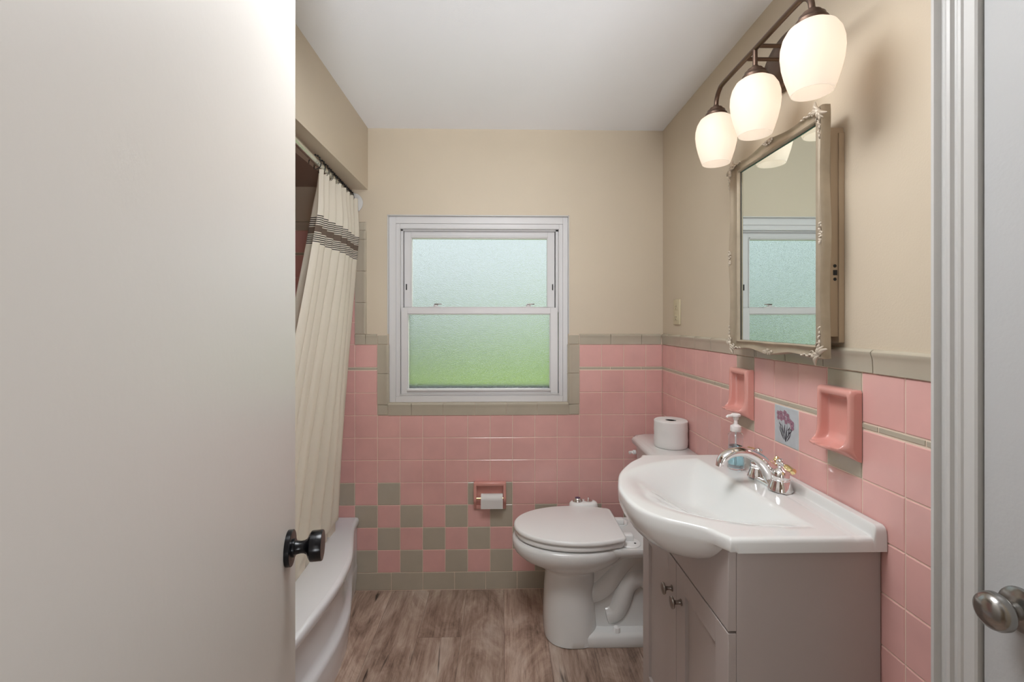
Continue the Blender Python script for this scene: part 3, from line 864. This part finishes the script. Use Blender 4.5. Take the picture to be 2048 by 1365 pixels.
for y in ys_:
    x0 = xf(y); rt = []; rb = []
    ey = min(y - Y0, Y1 - y)
    us_ = [0, .0012, .003, .006, .009, .012]
    xs_ = [x0 + e for e in us_] + [lerp(x0 + .016, .70, (k/nx)) for k in range(nx+1)] + [lerp(.703, XB - .036, k/12) for k in range(13)] + [XB - .034 + .0012*k for k in range(12)] + [XB - .016, XB - .008, XB - .003, XB - .001, XB]
    for x in xs_:
        e = min(ey, x - x0)
        z = ZT - basin(x, y) - sm_edge(e)
        # backsplash: raised ledge along the wall
        sp_ = sm((x - (XB - .030)) / .008) * .024
        groove = .0015 * math.exp(-((x - (XB - .062)) / .006)**2) 
        z += sp_ - groove - (sm_edge(ey, .012)*.3 if sp_ > 0 else 0) - (sm_edge(XB - x, .005) if sp_ > 0 else 0)
        rt.append((x, y, z))
        zb_ = min(ZS + sm_edge(e, .006), bowl_under(x, y)) if True else ZS
        if ey < .014: zb_ = ZS + sm_edge(e, .006)
        if x > .478: zb_ = min(ZS, bowl_under(x, y), ZT - basin(x, y) - .012)
        rb.append((x, y, min(zb_, z - .004)))
    top.append(rt); bot.append(rb)
b = MB(); W_ = M['porcelain']
nC = len(top[0]); nR = len(top)
vs = [p for r in top for p in r] + [p for r in bot for p in r]; o_ = nC*nR; fs = []
for i in range(nR-1):
    for j in range(nC-1):
        a = i*nC+j; fs.append((a, a+1, a+nC+1, a+nC)); fs.append((o_+a, o_+a+nC, o_+a+nC+1, o_+a+1))
for i in range(nR-1):
    a = i*nC; fs.append((a, a+nC, o_+a+nC, o_+a)); a += nC-1; fs.append((a, o_+a, o_+a+nC, a+nC))
for j in range(nC-1):
    fs.append((j, o_+j, o_+j+1, j+1)); a = (nR-1)*nC+j; fs.append((a, a+1, o_+a+1, o_+a))
b.add(vs, fs, W_)
b.build('basin', st, smooth=60)
b = MB(); b.lathe([(0, 0), (.020, 0), (.022, .002), (.018, .004), (.010, .003), (0, .005)], M['chrome'], T=Matrix.Translation((.565, 1.245, ZT - .1185)), n=28)
b.build('drain', st)

# ================================================================== FAUCET
FX, FY = .7330, 1.2540
fa = empty('faucet', (FX, FY, ZT))
tag(fa, 'chrome centerset faucet with brass lever tips on the white sink top', 'faucet')
b = MB()
pts = []
for k in range(48):
    a = 2*PI*k/48; c, s_ = math.cos(a), math.sin(a)
    r = (abs(c)**2.6 + abs(s_)**2.6)**(-1/2.6); pts.append((FX + .026*r*c, FY + .078*r*s_))
R_ = []
for f, z in ((1, 0), (1, .003), (.97, .006), (.90, .008), (.5, .012)):
    R_.append([(FX + (x-FX)*f, FY + (y-FY)*f, ZT + z) for x, y in pts])
b.rings(R_, M['chrome'])
b.build('base_plate', fa)
# spout
path = catmull([(.745, FY, ZT + .006), (.728, FY, ZT + .040), (.700, FY, ZT + .070), (.665, FY, ZT + .087), (.630, FY, ZT + .087), (.604, FY, ZT + .074), (.594, FY, ZT + .058)], 6)
nP = len(path)
rad = [interp([(0, .024), (.15, .0215), (.35, .0155), (.6, .0120), (.85, .0118), (1, .0100)], i/(nP-1)) for i in range(nP)]
sq = [lerp(1.2, 1.5, i/nP) for i in range(nP)]
b = MB(); b.tube(path, rad, M['chrome'], n=28, sq=sq)
b.tube([(.594, FY, ZT + .062), (.592, FY, ZT + .050)], .0098, M['chrome'], n=20)
b.build('spout', fa, smooth=60)
def handle(y, sgn):
    T = Matrix.Translation((FX - .004, y, ZT + .004))
    b = MB()
    b.lathe([(0, 0), (.0305, 0), (.0305, .001), (.0265, .010), (.0230, .020), (.0215, .0245), (.0228, .0255), (.0228, .0275), (.0212, .0285), (.0218, .033), (.0212, .042), (.0175, .049), (.0095, .0540), (.0060, .057), (.0072, .0595), (.0050, .062), (.0090, .066), (.0105, .071), (.0090, .0765), (.0040, .080), (0, .081)], M['chrome'], T=T, n=36)
    h = b.build('handle', fa, smooth=50)
    b = MB()
    p0 = Vector((FX - .004, y, ZT + .073)); dv = Vector((.012, sgn*1.0, -.12)).normalized()
    b.tube([p0 + dv*t for t in (.004, .014, .022)], [.0045, .0050, .0060], M['chrome'], n=16)
    b.tube([p0 + dv*t for t in (.022, .026, .040, .050, .054, .0555)], [.0058, .0075, .0080, .0070, .0078, .004], M['gold'], n=16)
    tag(b.build('lever', h, smooth=50), 'chrome lever with a brass tip')
handle(FY - .051, -1); handle(FY + .051, 1)
b = MB(); T = Matrix.Translation((.7525, FY + .004, ZT))
b.lathe([(0, .004), (.0028, .004), (.0028, .052), (0, .053)], M['chrome'], T=T, n=12)
pr_ = b.build('pop_up_rod', fa)
b = MB(); b.lathe([(0, .050), (.003, .050), (.0055, .054), (.0042, .057), (.0085, .062), (.0088, .066), (.0060, .071), (.0030, .0745), (0, .075)], M['gold'], T=T, n=14)
tag(b.build('pull_knob', pr_), 'brass pull knob')

# ================================================================== SOAP BOTTLE
sb = empty('soap_bottle', (.707, 1.392, ZT))
tag(sb, 'clear pump bottle of blue hand soap behind the faucet', 'soap bottle')
SBT = Matrix.Translation((.707, 1.392, ZT))
b = MB()
outp = [(0, .0005), (.021, .0005), (.0235, .004), (.0235, .020), (.0215, .050), (.0195, .075), (.0200, .092), (.0215, .100), (.0190, .106), (.0135, .110), (.0135, .116)]
inn = [(.0120, .116), (.0120, .109), (.0175, .105), (.0200, .099), (.0185, .091), (.0180, .075), (.0200, .050), (.0220, .020), (.0220, .005), (0, .004)]
b.lathe(outp + inn, M['bottle'], T=SBT, n=36, sy=1.15)
b.build('bottle_body', sb)
b = MB(); b.lathe([(0, .0045), (.0215, .0055), (.0216, .020), (.0196, .050), (.0183, .068), (0, .068)], M['soap'], T=SBT, n=36, sy=1.15)
b.build('liquid_soap', sb)
b = MB()
b.lathe([(.0150, .112), (.0155, .113), (.0155, .124), (.0150, .128), (.0085, .132), (.0060, .134), (.0050, .146), (.0078, .148), (.0078, .156), (.0135, .1575), (.0140, .1625), (.010, .1655), (0, .166)], M['pumpw'], T=SBT, n=28)
b.tube([(.707 - .006, 1.392 - .002, ZT + .160), (.707 - .026, 1.392 - .004, ZT + .159), (.707 - .030, 1.392 - .004, ZT + .155)], [.005, .0038, .0034], M['pumpw'], n=12)
b.tube([(.707, 1.392, ZT + .112), (.707, 1.392, ZT + .012)], .0022, M['pumpw'], n=10)
b.build('pump', sb)

# ================================================================== TOILET
TY = 1.985
to = empty('toilet', (.42, TY, 0))
tag(to, 'white two piece toilet with closed lid beside the vanity', 'toilet')
def oval(x0, x1, w, n_=2.2, k=56, xm=None):
    """horizontal outline: x0 front tip, x1 back, half width w"""
    xm = (x0+x1)/2 if xm is None else xm; out = []
    for i in range(k):
        a = 2*PI*i/k; c, s_ = math.cos(a), math.sin(a)
        r = (abs(c)**n_ + abs(s_)**n_)**(-1/n_)
        out.append((xm + (x1-xm if c > 0 else xm-x0)*c*r, TY + w*s_*r))
    return out
Wp = M['porcelain']
b = MB(); R_ = []
for (z, x0, x1, w, n_, xm) in ((.0, .186, .40, .128, 2.6, .30), (.004, .178, .402, .132, 2.6, .30), (.03, .176, .40, .130, 2.5, .30), (.10, .176, .395, .122, 2.5, .30), (.20, .182, .39, .110, 2.4, .29), (.27, .188, .395, .108, 2.3, .29), (.288, .186, .41, .114, 2.3, .29), (.298, .165, .43, .128, 2.2, .30), (.315, .118, .47, .150, 2.2, .30), (.335, .076, .50, .168, 2.2, .30), (.355, .054, .52, .180, 2.2, .30), (.372, .046, .53, .186, 2.2, .30), (.392, .045, .53, .187, 2.2, .30), (.402, .050, .525, .183, 2.2, .30), (.405, .060, .515, .176, 2.2, .30)):
    R_.append([(x, y, z) for x, y in oval(x0, x1, w, n_, xm=xm)])
b.rings(R_, Wp)
# rear deck under the tank
R_ = []
for (z, x0, x1, w) in ((.352, .42, .66, .10), (.362, .40, .70, .125), (.375, .39, .72, .150), (.398, .385, .745, .158), (.407, .39, .742, .154)):
    R_.append([(x, y, z) for x, y in oval(x0, x1, w, 5)])
b.rings(R_, Wp)
b.build('bowl', to, smooth=50)
b = MB(); R_ = []
for (z, e) in ((.0, 0), (.004, -.002), (.036, 0), (.046, .006), (.050, .02)):
    R_.append([(x, TY + (y-TY)*(1 - e/.12), z) for x, y in oval(.26 + e, .70 - e, .124, 5)])
b.rings(R_, Wp)
R_ = []
for (z, x1, w) in ((.03, .66, .070), (.12, .64, .058), (.25, .66, .058), (.37, .68, .085)):
    R_.append([(x, y, z) for x, y in oval(.34, x1, w, 5)])
b.rings(R_, Wp)
for s_ in (-1, 1):
    pa = catmull([(.34, TY + s_*.030, .17), (.40, TY + s_*.034, .186), (.445, TY + s_*.036, .225), (.49, TY + s_*.036, .29), (.54, TY + s_*.036, .335), (.60, TY + s_*.03, .35)], 5)
    b.tube(pa, [.046]*len(pa), Wp, n=20)
    pa = catmull([(.435, TY + s_*.030, .085), (.475, TY + s_*.034, .100), (.500, TY + s_*.037, .150), (.525, TY + s_*.037, .215), (.58, TY + s_*.036, .245), (.64, TY + s_*.034, .20), (.66, TY + s_*.03, .10)], 5)
    b.tube(pa, [.030] + [.046]*(len(pa)-1), Wp, n=20)
b.build('pedestal', to, smooth=60)
for s_ in (-1, 1):
    b = MB(); b.lathe([(0, 0), (.0145, 0), (.0145, .010), (.0125, .018), (.006, .022), (0, .0225)], M['plastic'], T=Matrix.Translation((.468, TY + s_*.098, .049)), n=20)
    b.build('bolt_cap', to)
def lid_outline(x0, x1, W, wb, k=40):
    xm = x0 + (x1-x0)*.60; up = []
    for i in range(k+1):
        a = PI/2*i/k; x = xm - (xm-x0)*math.cos(a); up.append((x, W*(math.sin(a))**.96))
    for i in range(1, 15):
        t = i/15; x = lerp(xm, x1 - .028, t); up.append((x, lerp(W, wb, t**2)))
    for i in range(9):
        a = PI/2*i/8; up.append((x1 - .028 + .028*math.sin(a), wb - .028 + .028*math.cos(a)))
    full = [(x, TY + w) for x, w in up] + [(x, TY - w) for x, w in reversed(up[1:])]
    return full
def slab(b, out, z0, z1, r, m):
    cx_ = sum(p[0] for p in out)/len(out); R_ = []
    def ins(d):
        res = []
        n = len(out)
        for i, (x, y) in enumerate(out):
            px, py = out[i-1]; qx, qy = out[(i+1) % n]
            t = Vector((qx-px, qy-py)); 
            if t.length < 1e-9: t = Vector((0, 1))
            t.normalize(); nn = Vector((-t.y, t.x))
            if nn.dot(Vector((cx_ - x, TY - y))) < 0: nn = -nn
            res.append((x + nn.x*d, y + nn.y*d))
        return res
    for (d, z) in ((r*.6, z0), (r*.15, z0 + r*.25), (0, z0 + r*.7), (0, z1 - r), (r*.12, z1 - r*.5), (r*.5, z1 - r*.12), (r, z1)):
        R_.append([(x, y, z) for x, y in ins(d)])
    b.rings(R_, m)
b = MB(); slab(b, lid_outline(.058, .490, .180, .150), .411, .4305, .008, M['plastic']); b.build('seat', to, smooth=60)
b = MB(); slab(b, lid_outline(.052, .498, .186, .156), .434, .4530, .009, M['plastic']); b.build('lid', to, smooth=60)
for s_ in (-1, 1):
    b = MB(); b.bbox((.488, TY + s_*.075 - .016, .410), (.540, TY + s_*.075 + .016, .437), M['plastic'], .005)
    b.lathe([(0, 0), (.042, 0), (.043, .003), (.040, .006), (0, .0065)], M['plastic'], T=Matrix.Translation((.520, TY + s_*.098, .4065)), n=32, sx=1.05)
    b.lathe([(0, 0), (.0045, 0), (.0045, .0008), (0, .0008)], M['gap'], T=Matrix.Translation((.540, TY + s_*.110, .4128)), n=12)
    b.build('hinge', to)
# bidet attachment with its dial box on the wall side
b = MB()
b.bbox((.44, TY - .10, .4062), (.50, TY + .21, .4105), M['plastic'], .0015)
R_ = []
for (z, f) in ((.405, 1), (.44, 1), (.456, .96), (.463, .85), (.465, .6)):
    R_.append([(.385 + (x - .385)*f, 2.190 + (y - 2.190)*f, z) for x, y in [(.385 + .068*math.cos(2*PI*k/40)*(abs(math.cos(2*PI*k/40))**-.25 if abs(math.cos(2*PI*k/40)) > .05 else 1), 2.190 + .034*math.sin(2*PI*k/40)) for k in range(40)]])
b.rings(R_, M['plastic'])
bd = b.build('bidet_attachment', to, smooth=50)
b = MB(); b.lathe([(0, .464), (.024, .464), (.024, .467), (.018, .478), (.016, .480), (0, .481)], M['chrome'], T=Matrix.Translation((.358, 2.190, 0)), n=28, sy=.9)
b.lathe([(0, .481), (.012, .481), (0, .4815)], M['purple'], T=Matrix.Translation((.358, 2.190, 0)), n=20)
b.build('control_dial', bd)
b = MB(); b.lathe([(0, .464), (.020, .464), (.020, .468), (.004, .470), (.004, .482), (0, .483)], M['chrome'], T=Matrix.Translation((.408, 2.190, 0)), n=24, sy=.9)
b.build('control_dial', bd)
# tank
def tankout(x0, x1, y0, y1, ch):
    return [(x0 + ch, y0), (x1, y0), (x1, y1), (x0 + ch, y1), (x0 + ch*.35, y1 - ch*.35), (x0, y1 - ch*1.1), (x0, y0 + ch*1.1), (x0 + ch*.35, y0 + ch*.35)]
b = MB(); R_ = []
for (z, d) in ((.408, .028), (.414, .022), (.60, .008), (.750, .004)):
    R_.append([(x, y, z) for x, y in tankout(.622 + d, XR - .012, TY - .205 + d, TY + .205 - d, .03)])
b.rings(R_, Wp); b.build('tank', to, bevel=.006)
b = MB(); R_ = []
for (z, d) in ((.745, .006), (.749, 0), (.764, -.002), (.772, .002), (.778, .010), (.780, .020)):
    R_.append([(x, y, z) for x, y in tankout(.606 + d, XR - .005 - max(0, d)*.2, TY - .222 + d, TY + .222 - d, .05)])
b.rings(R_, Wp); b.build('tank_lid', to, smooth=50)
b = MB(); b.tube([(.622, TY + .165, .705), (.610, TY + .165, .705)], .010, M['plastic'], n=16)
b.tube([(.608, TY + .168, .705), (.603, TY + .182, .700), (.604, TY + .204, .692)], [.006, .006, .008], M['plastic'], n=14, sq=[.7, .7, .6]); b.build('flush_lever', to)

# toilet paper roll on the tank
b = MB(); TRX, TRY = .7210, 1.972
r_ = .0692; T = Matrix.Translation((TRX, TRY, .7803)) @ Matrix.Diagonal((1, 1, .97, 1))
pr = [(.0215, .113), (.023, .1155), (r_-.004, .1165), (r_-.001, .1145)]
for k in range(12): pr.append((r_ - (.0004 if k % 2 else 0) - .0006*math.sin(k*1.3), lerp(.112, .004, k/11)))
pr += [(r_-.002, .0012), (r_-.006, 0), (.022, 0), (.0215, .002), (.0215, .113)]
b.lathe(pr, M['paper'], T=T, n=64)
rl = b.build('toilet_paper_roll', smooth=40)
tag(rl, 'large white toilet paper roll standing on the toilet tank', 'toilet paper')
b = MB(); T2 = T
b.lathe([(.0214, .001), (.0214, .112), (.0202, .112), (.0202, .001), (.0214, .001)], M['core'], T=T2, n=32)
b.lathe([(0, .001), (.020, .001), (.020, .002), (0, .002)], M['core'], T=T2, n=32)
b.build('cardboard_core', rl)

# ================================================================== WALL ACCESSORIES
# paper holder on the back wall
b = MB(); SD = M['soapdish']
hx0, hx1, hz0, hz1 = -.136, .021, .3985, .5345
yf = D - .0005
def arch_holder(b):
    # frame profile, taller hood on top, open at the bottom front
    w = .014
    b.bbox((hx0, yf - .032, hz1 - .018), (hx1, yf, hz1), SD, .005)
    for (a, c) in ((hx0, hx0 + w), (hx1 - w, hx1)):
        zs_ = [(hz1 - .006, .032), (.50, .034), (.46, .036), (.445, .036), (.435, .028), (.42, .018), (hz0 + .004, .012)]
        R_ = []
        for (z, d) in zs_:
            R_.append([(a, yf, z), (a, yf - d + .003, z), (a + .003, yf - d, z), (c - .003, yf - d, z), (c, yf - d + .003, z), (c, yf, z)])
        b.rings(R_, SD)
    b.bbox((hx0, yf - .010, hz0), (hx1, yf, hz0 + .018), SD, .003)
    b.box((hx0 + .004, yf - .004, hz0 + .004), (hx1 - .004, yf, hz1 - .004), SD)
arch_holder(b)
ph = b.build('paper_holder', smooth=40)
tag(ph, 'pink ceramic toilet paper holder on the back wall tiles', 'paper holder')
b = MB(); b.tube([(hx0 + .010, yf - .028, .458), (hx1 - .010, yf - .028, .458)], .006, M['gold'], n=14); b.build('roller', ph)
b = MB()
PT = Matrix.Translation((-.1005, yf - .030, .457)) @ Matrix.Rotation(PI/2, 4, 'Y')
b.lathe([(.0065, 0), (.0215, 0), (.0235, .001), (.0238, .1045), (.0215, .1055), (.0065, .1055), (.0065, 0)], M['paper'], T=PT, n=36)
g = []
for k in range(9):
    z = lerp(.457, .414, k/8); yy = yf - .0538 + .0006*k
    g.append([(-.1005 + j*.0132, yy - .0006*math.sin(j), z) for j in range(9)])
g2 = [[(x, y + .0012, z) for x, y, z in r] for r in g]
b.grid(g, M['paper']); b.grid(g2, M['paper'], flip=True)
tp = b.build('toilet_paper_roll', smooth=40)
tag(tp, 'nearly used white toilet paper roll in the pink wall holder', 'toilet paper')

# soap dishes
def soap_dish():
    b = MB(); w = .0565; nU = 72; g = []
    for i in range(nU + 1):
        s_ = i/nU*2 - 1; s_ = math.copysign(abs(s_)**.85, s_); u = w*s_; sa = abs(s_)
        side = sm((abs(u) - .0405) / .006)                       # 0 in the recess, 1 on the side frames
        er = max(0, (sa - .90)/.10); rnd_ = .008*(1 - math.sqrt(max(0, 1 - er*er)))   # rounded outer edge
        fl = max(0, 1 - sa**3.2)                                 # how far the tray lip comes forward here
        lip = .0262 + .038*fl + (.0018*math.cos(s_*PI*4) if sa < .8 else 0)
        topz = .0795 - rnd_*.8
        inner = [(.0250, .0640), (.0200, .0600), (.0060, .0575), (.0030, .0500), (.0030, .0300), (.0030, .0), (.0030, -.028), (.0060, -.040), (.0140, -.0475), (.0240, -.0500), (lerp(.024, lip, .5), -.0510), (lerp(.024, lip, .8), -.0512)]
        front = [(.0262, .0640), (.0262, .0560), (.0262, .0450), (.0262, .0300), (.0262, .0150), (.0262, .0), (.0264 + .002*fl, -.018), (.0266 + .005*fl, -.028), (.0268 + .011*fl, -.036), (.0270 + .018*fl, -.042), (.0270 + .026*fl, -.0465), (.0270 + .033*fl, -.0495)]
        pts = [(0, topz), (.012, topz), (.0200, topz - .0008), (.0245, topz - .004), (.0262, topz - .0095)]
        pts += [(lerp(a[0], c[0], side), lerp(a[1], c[1], side)) for a, c in zip(inner, front)]
        wob = .0010*math.cos(s_*PI*4) if sa < .8 else 0
        pts += [(lip - .0008, -.0508 + wob), (lip, -.0530 + wob), (lip - .0012, -.0555 + wob), (lerp(.02, lip, .75), -.0580), (lerp(.02, lip, .4), -.0640), (.018, -.0715), (.010, -.0765), (0, -.0800)]
        g.append([(-max(0, h - (rnd_ if h > .014 else 0)), -u, z) for h, z in pts])
    b.grid(g, SD)
    n_ = len(g[0])
    for r, fl_ in ((g[0], 0), (g[-1], 1)): b.add(list(r), [tuple(range(n_)) if fl_ else tuple(reversed(range(n_)))], SD)
    return b.build('soap_dish', smooth=60)
sd = soap_dish(); sd.location = (XR - .0005, 1.0618, 1.0795)
tag(sd, 'pink ceramic wall soap dish with scalloped lip, nearest the door casing', 'soap dish', 'pink ceramic soap dishes on the right wall')
sd2 = sd.copy(); COL.objects.link(sd2); sd2.location = (XR - .0005, 1.500, 1.0795)
tag(sd2, 'pink ceramic wall soap dish with scalloped lip above the soap bottle', 'soap dish', 'pink ceramic soap dishes on the right wall')

# outlet plate
b = MB(); b.bbox((XR - .0035, 2.052, 1.298), (XR + .0045, 2.126, 1.4125), M['ivory'], .0025)
op = b.build('wall_outlet')
tag(op, 'ivory duplex outlet plate on the right wall near the corner', 'outlet')
for z in (1.331, 1.379):
    b = MB(); b.bbox((XR - .0050, 2.072, z - .014), (XR - .0030, 2.106, z + .014), M['ivory'], .0018)
    for yy in (2.083, 2.095): b.box((XR - .0053, yy - .001, z - .002), (XR - .0049, yy + .001, z + .006), M['gap'])
    b.box((XR - .0053, 2.087, z - .010), (XR - .0049, 2.091, z - .006), M['gap'])
    b.build('receptacle', op)

# ================================================================== MIRRORED MEDICINE CABINET
mc = empty('medicine_cabinet', (XR, 1.27, 1.25))
tag(mc, 'mirrored medicine cabinet with ornate champagne frame under the vanity light', 'mirror')
b = MB()
b.box((.7590, 1.0665, 1.276), (XR + .0035, 1.470, 1.7630), M['cabbody'])
b.box((.7820, 1.0630, 1.262), (XR + .0035, 1.475, 1.7500), M['cabbody'])
b.build('cabinet_box', mc, bevel=.001)
b = MB()
for dz in (-.0155, .0155): b.lathe([(0, 0), (.0038, 0), (.0038, .0006), (0, .0006)], M['gap'], T=Matrix.Translation((.7745, 1.0661, 1.425 + dz)) @ Matrix.Rotation(PI/2, 4, 'X'), n=14)
b.box((.7705, 1.0658, 1.419), (.7800, 1.0662, 1.431), M['gap']); b.build('catch_plate', mc)
# frame
gy0, gy1, gz0, gz1 = 1.0710, 1.4275, 1.2555, 1.7745
oy0, oy1, oz0, oz1 = 1.0470, 1.4860, 1.2230, 1.8095
def wave(t):   # gentle serpentine edge: dip, crest in the middle, dip
    return .0058*math.cos(2*PI*(t-.5)*2) * (1 if True else 0) * math.sin(PI*t)**.4 
NS = 40; O_, I_ = [], []
for k in range(NS):   # bottom, from near (y0) to far (y1)
    t = k/NS; O_.append((lerp(oy0, oy1, t), oz0 - wave(t) + .003)); I_.append((lerp(gy0, gy1, t), gz0))
for k in range(NS):
    t = k/NS; O_.append((oy1 + wave(t)*1.0 - .004, lerp(oz0, oz1, t))); I_.append((gy1, lerp(gz0, gz1, t)))
for k in range(NS):
    t = k/NS; O_.append((lerp(oy1, oy0, t), oz1 + wave(t) - .003)); I_.append((lerp(gy1, gy0, t), gz1))
for k in range(NS):
    t = k/NS; O_.append((oy0 - wave(t)*.6 + .002, lerp(oz1, oz0, t))); I_.append((gy0, lerp(gz1, gz0, t)))
prof = [(0, .7520), (-.0, .7400), (.02, .7335), (.08, .7300), (.16, .7315), (.22, .7350), (.40, .7375), (.62, .7365), (.78, .7330), (.86, .7305), (.93, .7315), (.97, .7350), (1.0, .7420)]
b = MB(); R_ = []
for (t, x) in prof: R_.append([(x, lerp(o[0], i[0], t), lerp(o[1], i[1], t)) for o, i in zip(O_, I_)])
b.rings(R_, M['frame'], cap0=False, cap1=False)
b.box((.7470, 1.0580, 1.236), (.7585, 1.475, 1.800), M['frame'])
fr = b.build('mirror_door', mc, smooth=50)
b = MB(); b.box((.7405, gy0 + .0004, gz0 + .0004), (.7440, gy1 - .0004, gz1 - .0004), M['mirror']); b.build('mirror_glass', fr, smooth=0)
b = MB()
b.box((.7395, gy1 - .0035, gz0), (.7404, gy1 - .0005, gz1), M['gap']); b.box((.7395, gy0, gz1 - .0022), (.7404, gy1, gz1 - .0004), M['mirroredge'])
b.build('mirror_edge', fr, smooth=0)
def leaf(b, y, z, ang, ln, w, curl=.0):
    n = 7; L_ = []
    pts = []
    for k in range(n+1):
        t = k/n; a = ang + curl*t*t*1.6
        yy = y + math.cos(ang + curl*t)*ln*t; zz = z + math.sin(ang + curl*t)*ln*t
        pts.append((.7325 - .0035*math.sin(PI*min(1, t*1.1)), yy, zz))
    b.tube(pts, [max(.0008, w*math.sin(PI*(.12 + .80*k/n))) for k in range(n+1)], M['ornament'], n=8)
for (cy_, cz_, ay_, az_) in ((oy0, oz0, 1, 1), (oy1, oz0, -1, 1), (oy1, oz1, -1, -1), (oy0, oz1, 1, -1)):
    b = MB()
    base = math.atan2(az_, ay_)
    c0y, c0z = cy_ + ay_*.002, cz_ + az_*.002
    # fan along both sides of the corner
    for k in range(6):
        t = k/5
        leaf(b, c0y + ay_*.008, c0z + az_*.008, base + (t-.5)*2.6, .019 + .010*abs(t-.5)*2, .0048, .5*(1 if t > .5 else -1))
    for (uy, uz, sg) in ((ay_, 0, 1), (0, az_, -1)):
        for k in range(5):
            d = .022 + k*.011
            py_, pz_ = c0y + uy*d + (0 if uy else ay_*.006), c0z + uz*d + (0 if uz else az_*.006)
            leaf(b, py_, pz_, math.atan2(uz, uy) + (.9 if k % 2 else -.9), .014 - k*.0012, .0034 - k*.0003, -1.2 if k % 2 else 1.2)
        sp_ = []
        for k in range(18):
            a = k*.38; rr_ = .0085*(1 - k/20)
            sp_.append((.7300, c0y + uy*.030 + (0 if uy else ay_*.010) + rr_*math.cos(a), c0z + uz*.030 + (0 if uz else az_*.010) + rr_*math.sin(a)))
        b.tube(sp_, .0018, M['ornament'], n=6)
    b.build('corner_ornament', fr, smooth=60)
for (y, z, v) in ((1.2665, oz1 - .003, 0), (1.2665, oz0 + .005, 0), (oy1 - .006, 1.515, 1), (oy0 + .006, 1.515, 1)):
    b = MB()
    for k in range(26):
        a = random.uniform(-1, 1); c = random.uniform(-1, 1) * math.sqrt(max(0, 1 - a*a))
        du, dv = (a*.024, c*.0065) if not v else (c*.0065, a*.024)
        b.ball((.7325 - .003*(1-abs(c)), y + du, z + dv), .0030, M['ornament'], n=8)
    b.build('berry_ornament', fr)

# ================================================================== VANITY LIGHT
LX, LZ = .655, 2.013
ly = [.969, 1.190, 1.409]
vl = empty('vanity_light', (XR, 1.190, 2.03))
tag(vl, 'bronze three lamp vanity light with frosted glass shades on the right wall', 'lamp')
b = MB()
R_ = []
for (f, h) in ((1, -.003), (1, .008), (.96, .016), (.84, .022), (.70, .024), (.64, .029), (.40, .033), (0.02, .034)):
    R_.append([(XR - h, 1.262 + .112*f*math.cos(2*PI*k/56), 2.030 + .075*f*math.sin(2*PI*k/56)) for k in range(56)])
b.rings(R_, M['bronze']); b.build('backplate', vl, smooth=40)
for y in (1.170, 1.230):
    b = MB(); b.tube([(XR - .020, y, LZ), (LX, y, LZ)], .0050, M['bronze'], n=14)
    b.lathe([(0, 0), (.010, 0), (.010, .006), (.006, .010), (0, .010)], M['bronze'], T=Matrix.Translation((XR - .028, y, LZ)) @ Matrix.Rotation(-PI/2, 4, 'Y'), n=18)
    b.build('arm', vl)
b = MB()
pth = catmull([(LX, ly[0], 1.965), (LX, ly[0] + .004, 1.990), (LX, ly[0] + .022, 2.010), (LX, ly[0] + .055, LZ + .004), (LX, 1.190, LZ + .004), (LX, ly[2] - .055, LZ + .004), (LX, ly[2] - .022, 2.010), (LX, ly[2] - .004, 1.990), (LX, ly[2], 1.965)], 8)
b.tube(pth, .0066, M['bronze'], n=18)
b.tube([(LX, ly[1], LZ + .002), (LX, ly[1], 1.965)], .0060, M['bronze'], n=16)
b.build('bar', vl)
for y in ly:
    T = Matrix.Translation((LX, y, 0))
    b = MB(); b.lathe([(0, 1.972), (.008, 1.972), (.0105, 1.967), (.018, 1.964), (.019, 1.959), (.0255, 1.956), (.0265, 1.950), (.031, 1.946), (.0315, 1.940), (.028, 1.938), (0, 1.938)], M['bronze'], T=T, n=36)
    f_ = b.build('shade_fitter', vl, smooth=40)
    b = MB()
    o_p = [(.026, 1.9405), (.034, 1.9375), (.046, 1.929), (.0545, 1.914), (.0590, 1.896), (.0598, 1.878), (.0575, 1.856), (.0520, 1.832), (.0450, 1.809), (.0395, 1.794)]
    i_p = [(.0372, 1.794), (.0427, 1.810), (.0497, 1.833), (.0550, 1.857), (.0572, 1.878), (.0564, 1.895), (.0520, 1.912), (.044, 1.926), (.033, 1.934), (.026, 1.937)]
    n_ = 48; rs = [[(r*math.cos(2*PI*k/n_), r*math.sin(2*PI*k/n_), z) for k in range(n_)] for r, z in o_p + i_p]
    b.rings(rs, M['shade'], cap0=False, cap1=False, T=T)
    b.build('glass_shade', vl, smooth=60)
    l_ = bpy.data.lights.new('lamp_bulb', 'POINT'); l_.energy = 0.055; l_.shadow_soft_size = .022; l_.color = (1.0, .84, .66)
    lo = bpy.data.objects.new('lamp_bulb', l_); COL.objects.link(lo); lo.location = (LX, y, 1.868)

# flush drum lamp added to brighten the room, unseen above the camera's view
CLX, CLY = -.02, .93
gl = empty('ceiling_fill_lamp', (CLX, CLY, ZC))
tag(gl, 'round flush white drum lamp added as unseen fill near the doorway end of the room', 'lamp')
m = bpy.data.materials.new('glowing_fill_diffuser'); m.use_nodes = True
q = m.node_tree.nodes['Principled BSDF']; q.inputs['Base Color'].default_value = (.9, .9, .9, 1)
q.inputs['Emission Color'].default_value = (.955, .98, 1.0, 1); q.inputs['Emission Strength'].default_value = CEIL_FILL
b = MB(); b.lathe([(0, 2.196), (.300, 2.196), (.300, 2.200), (0, 2.200)], m, T=Matrix.Translation((CLX, CLY, 0)), n=40); b.build('diffuser', gl)
b = MB(); b.lathe([(.302, ZC + .001), (.302, 2.192), (.312, 2.192), (.312, ZC + .001), (.302, ZC + .001)], M['white'], T=Matrix.Translation((CLX, CLY, 0)), n=40); b.build('drum', gl)
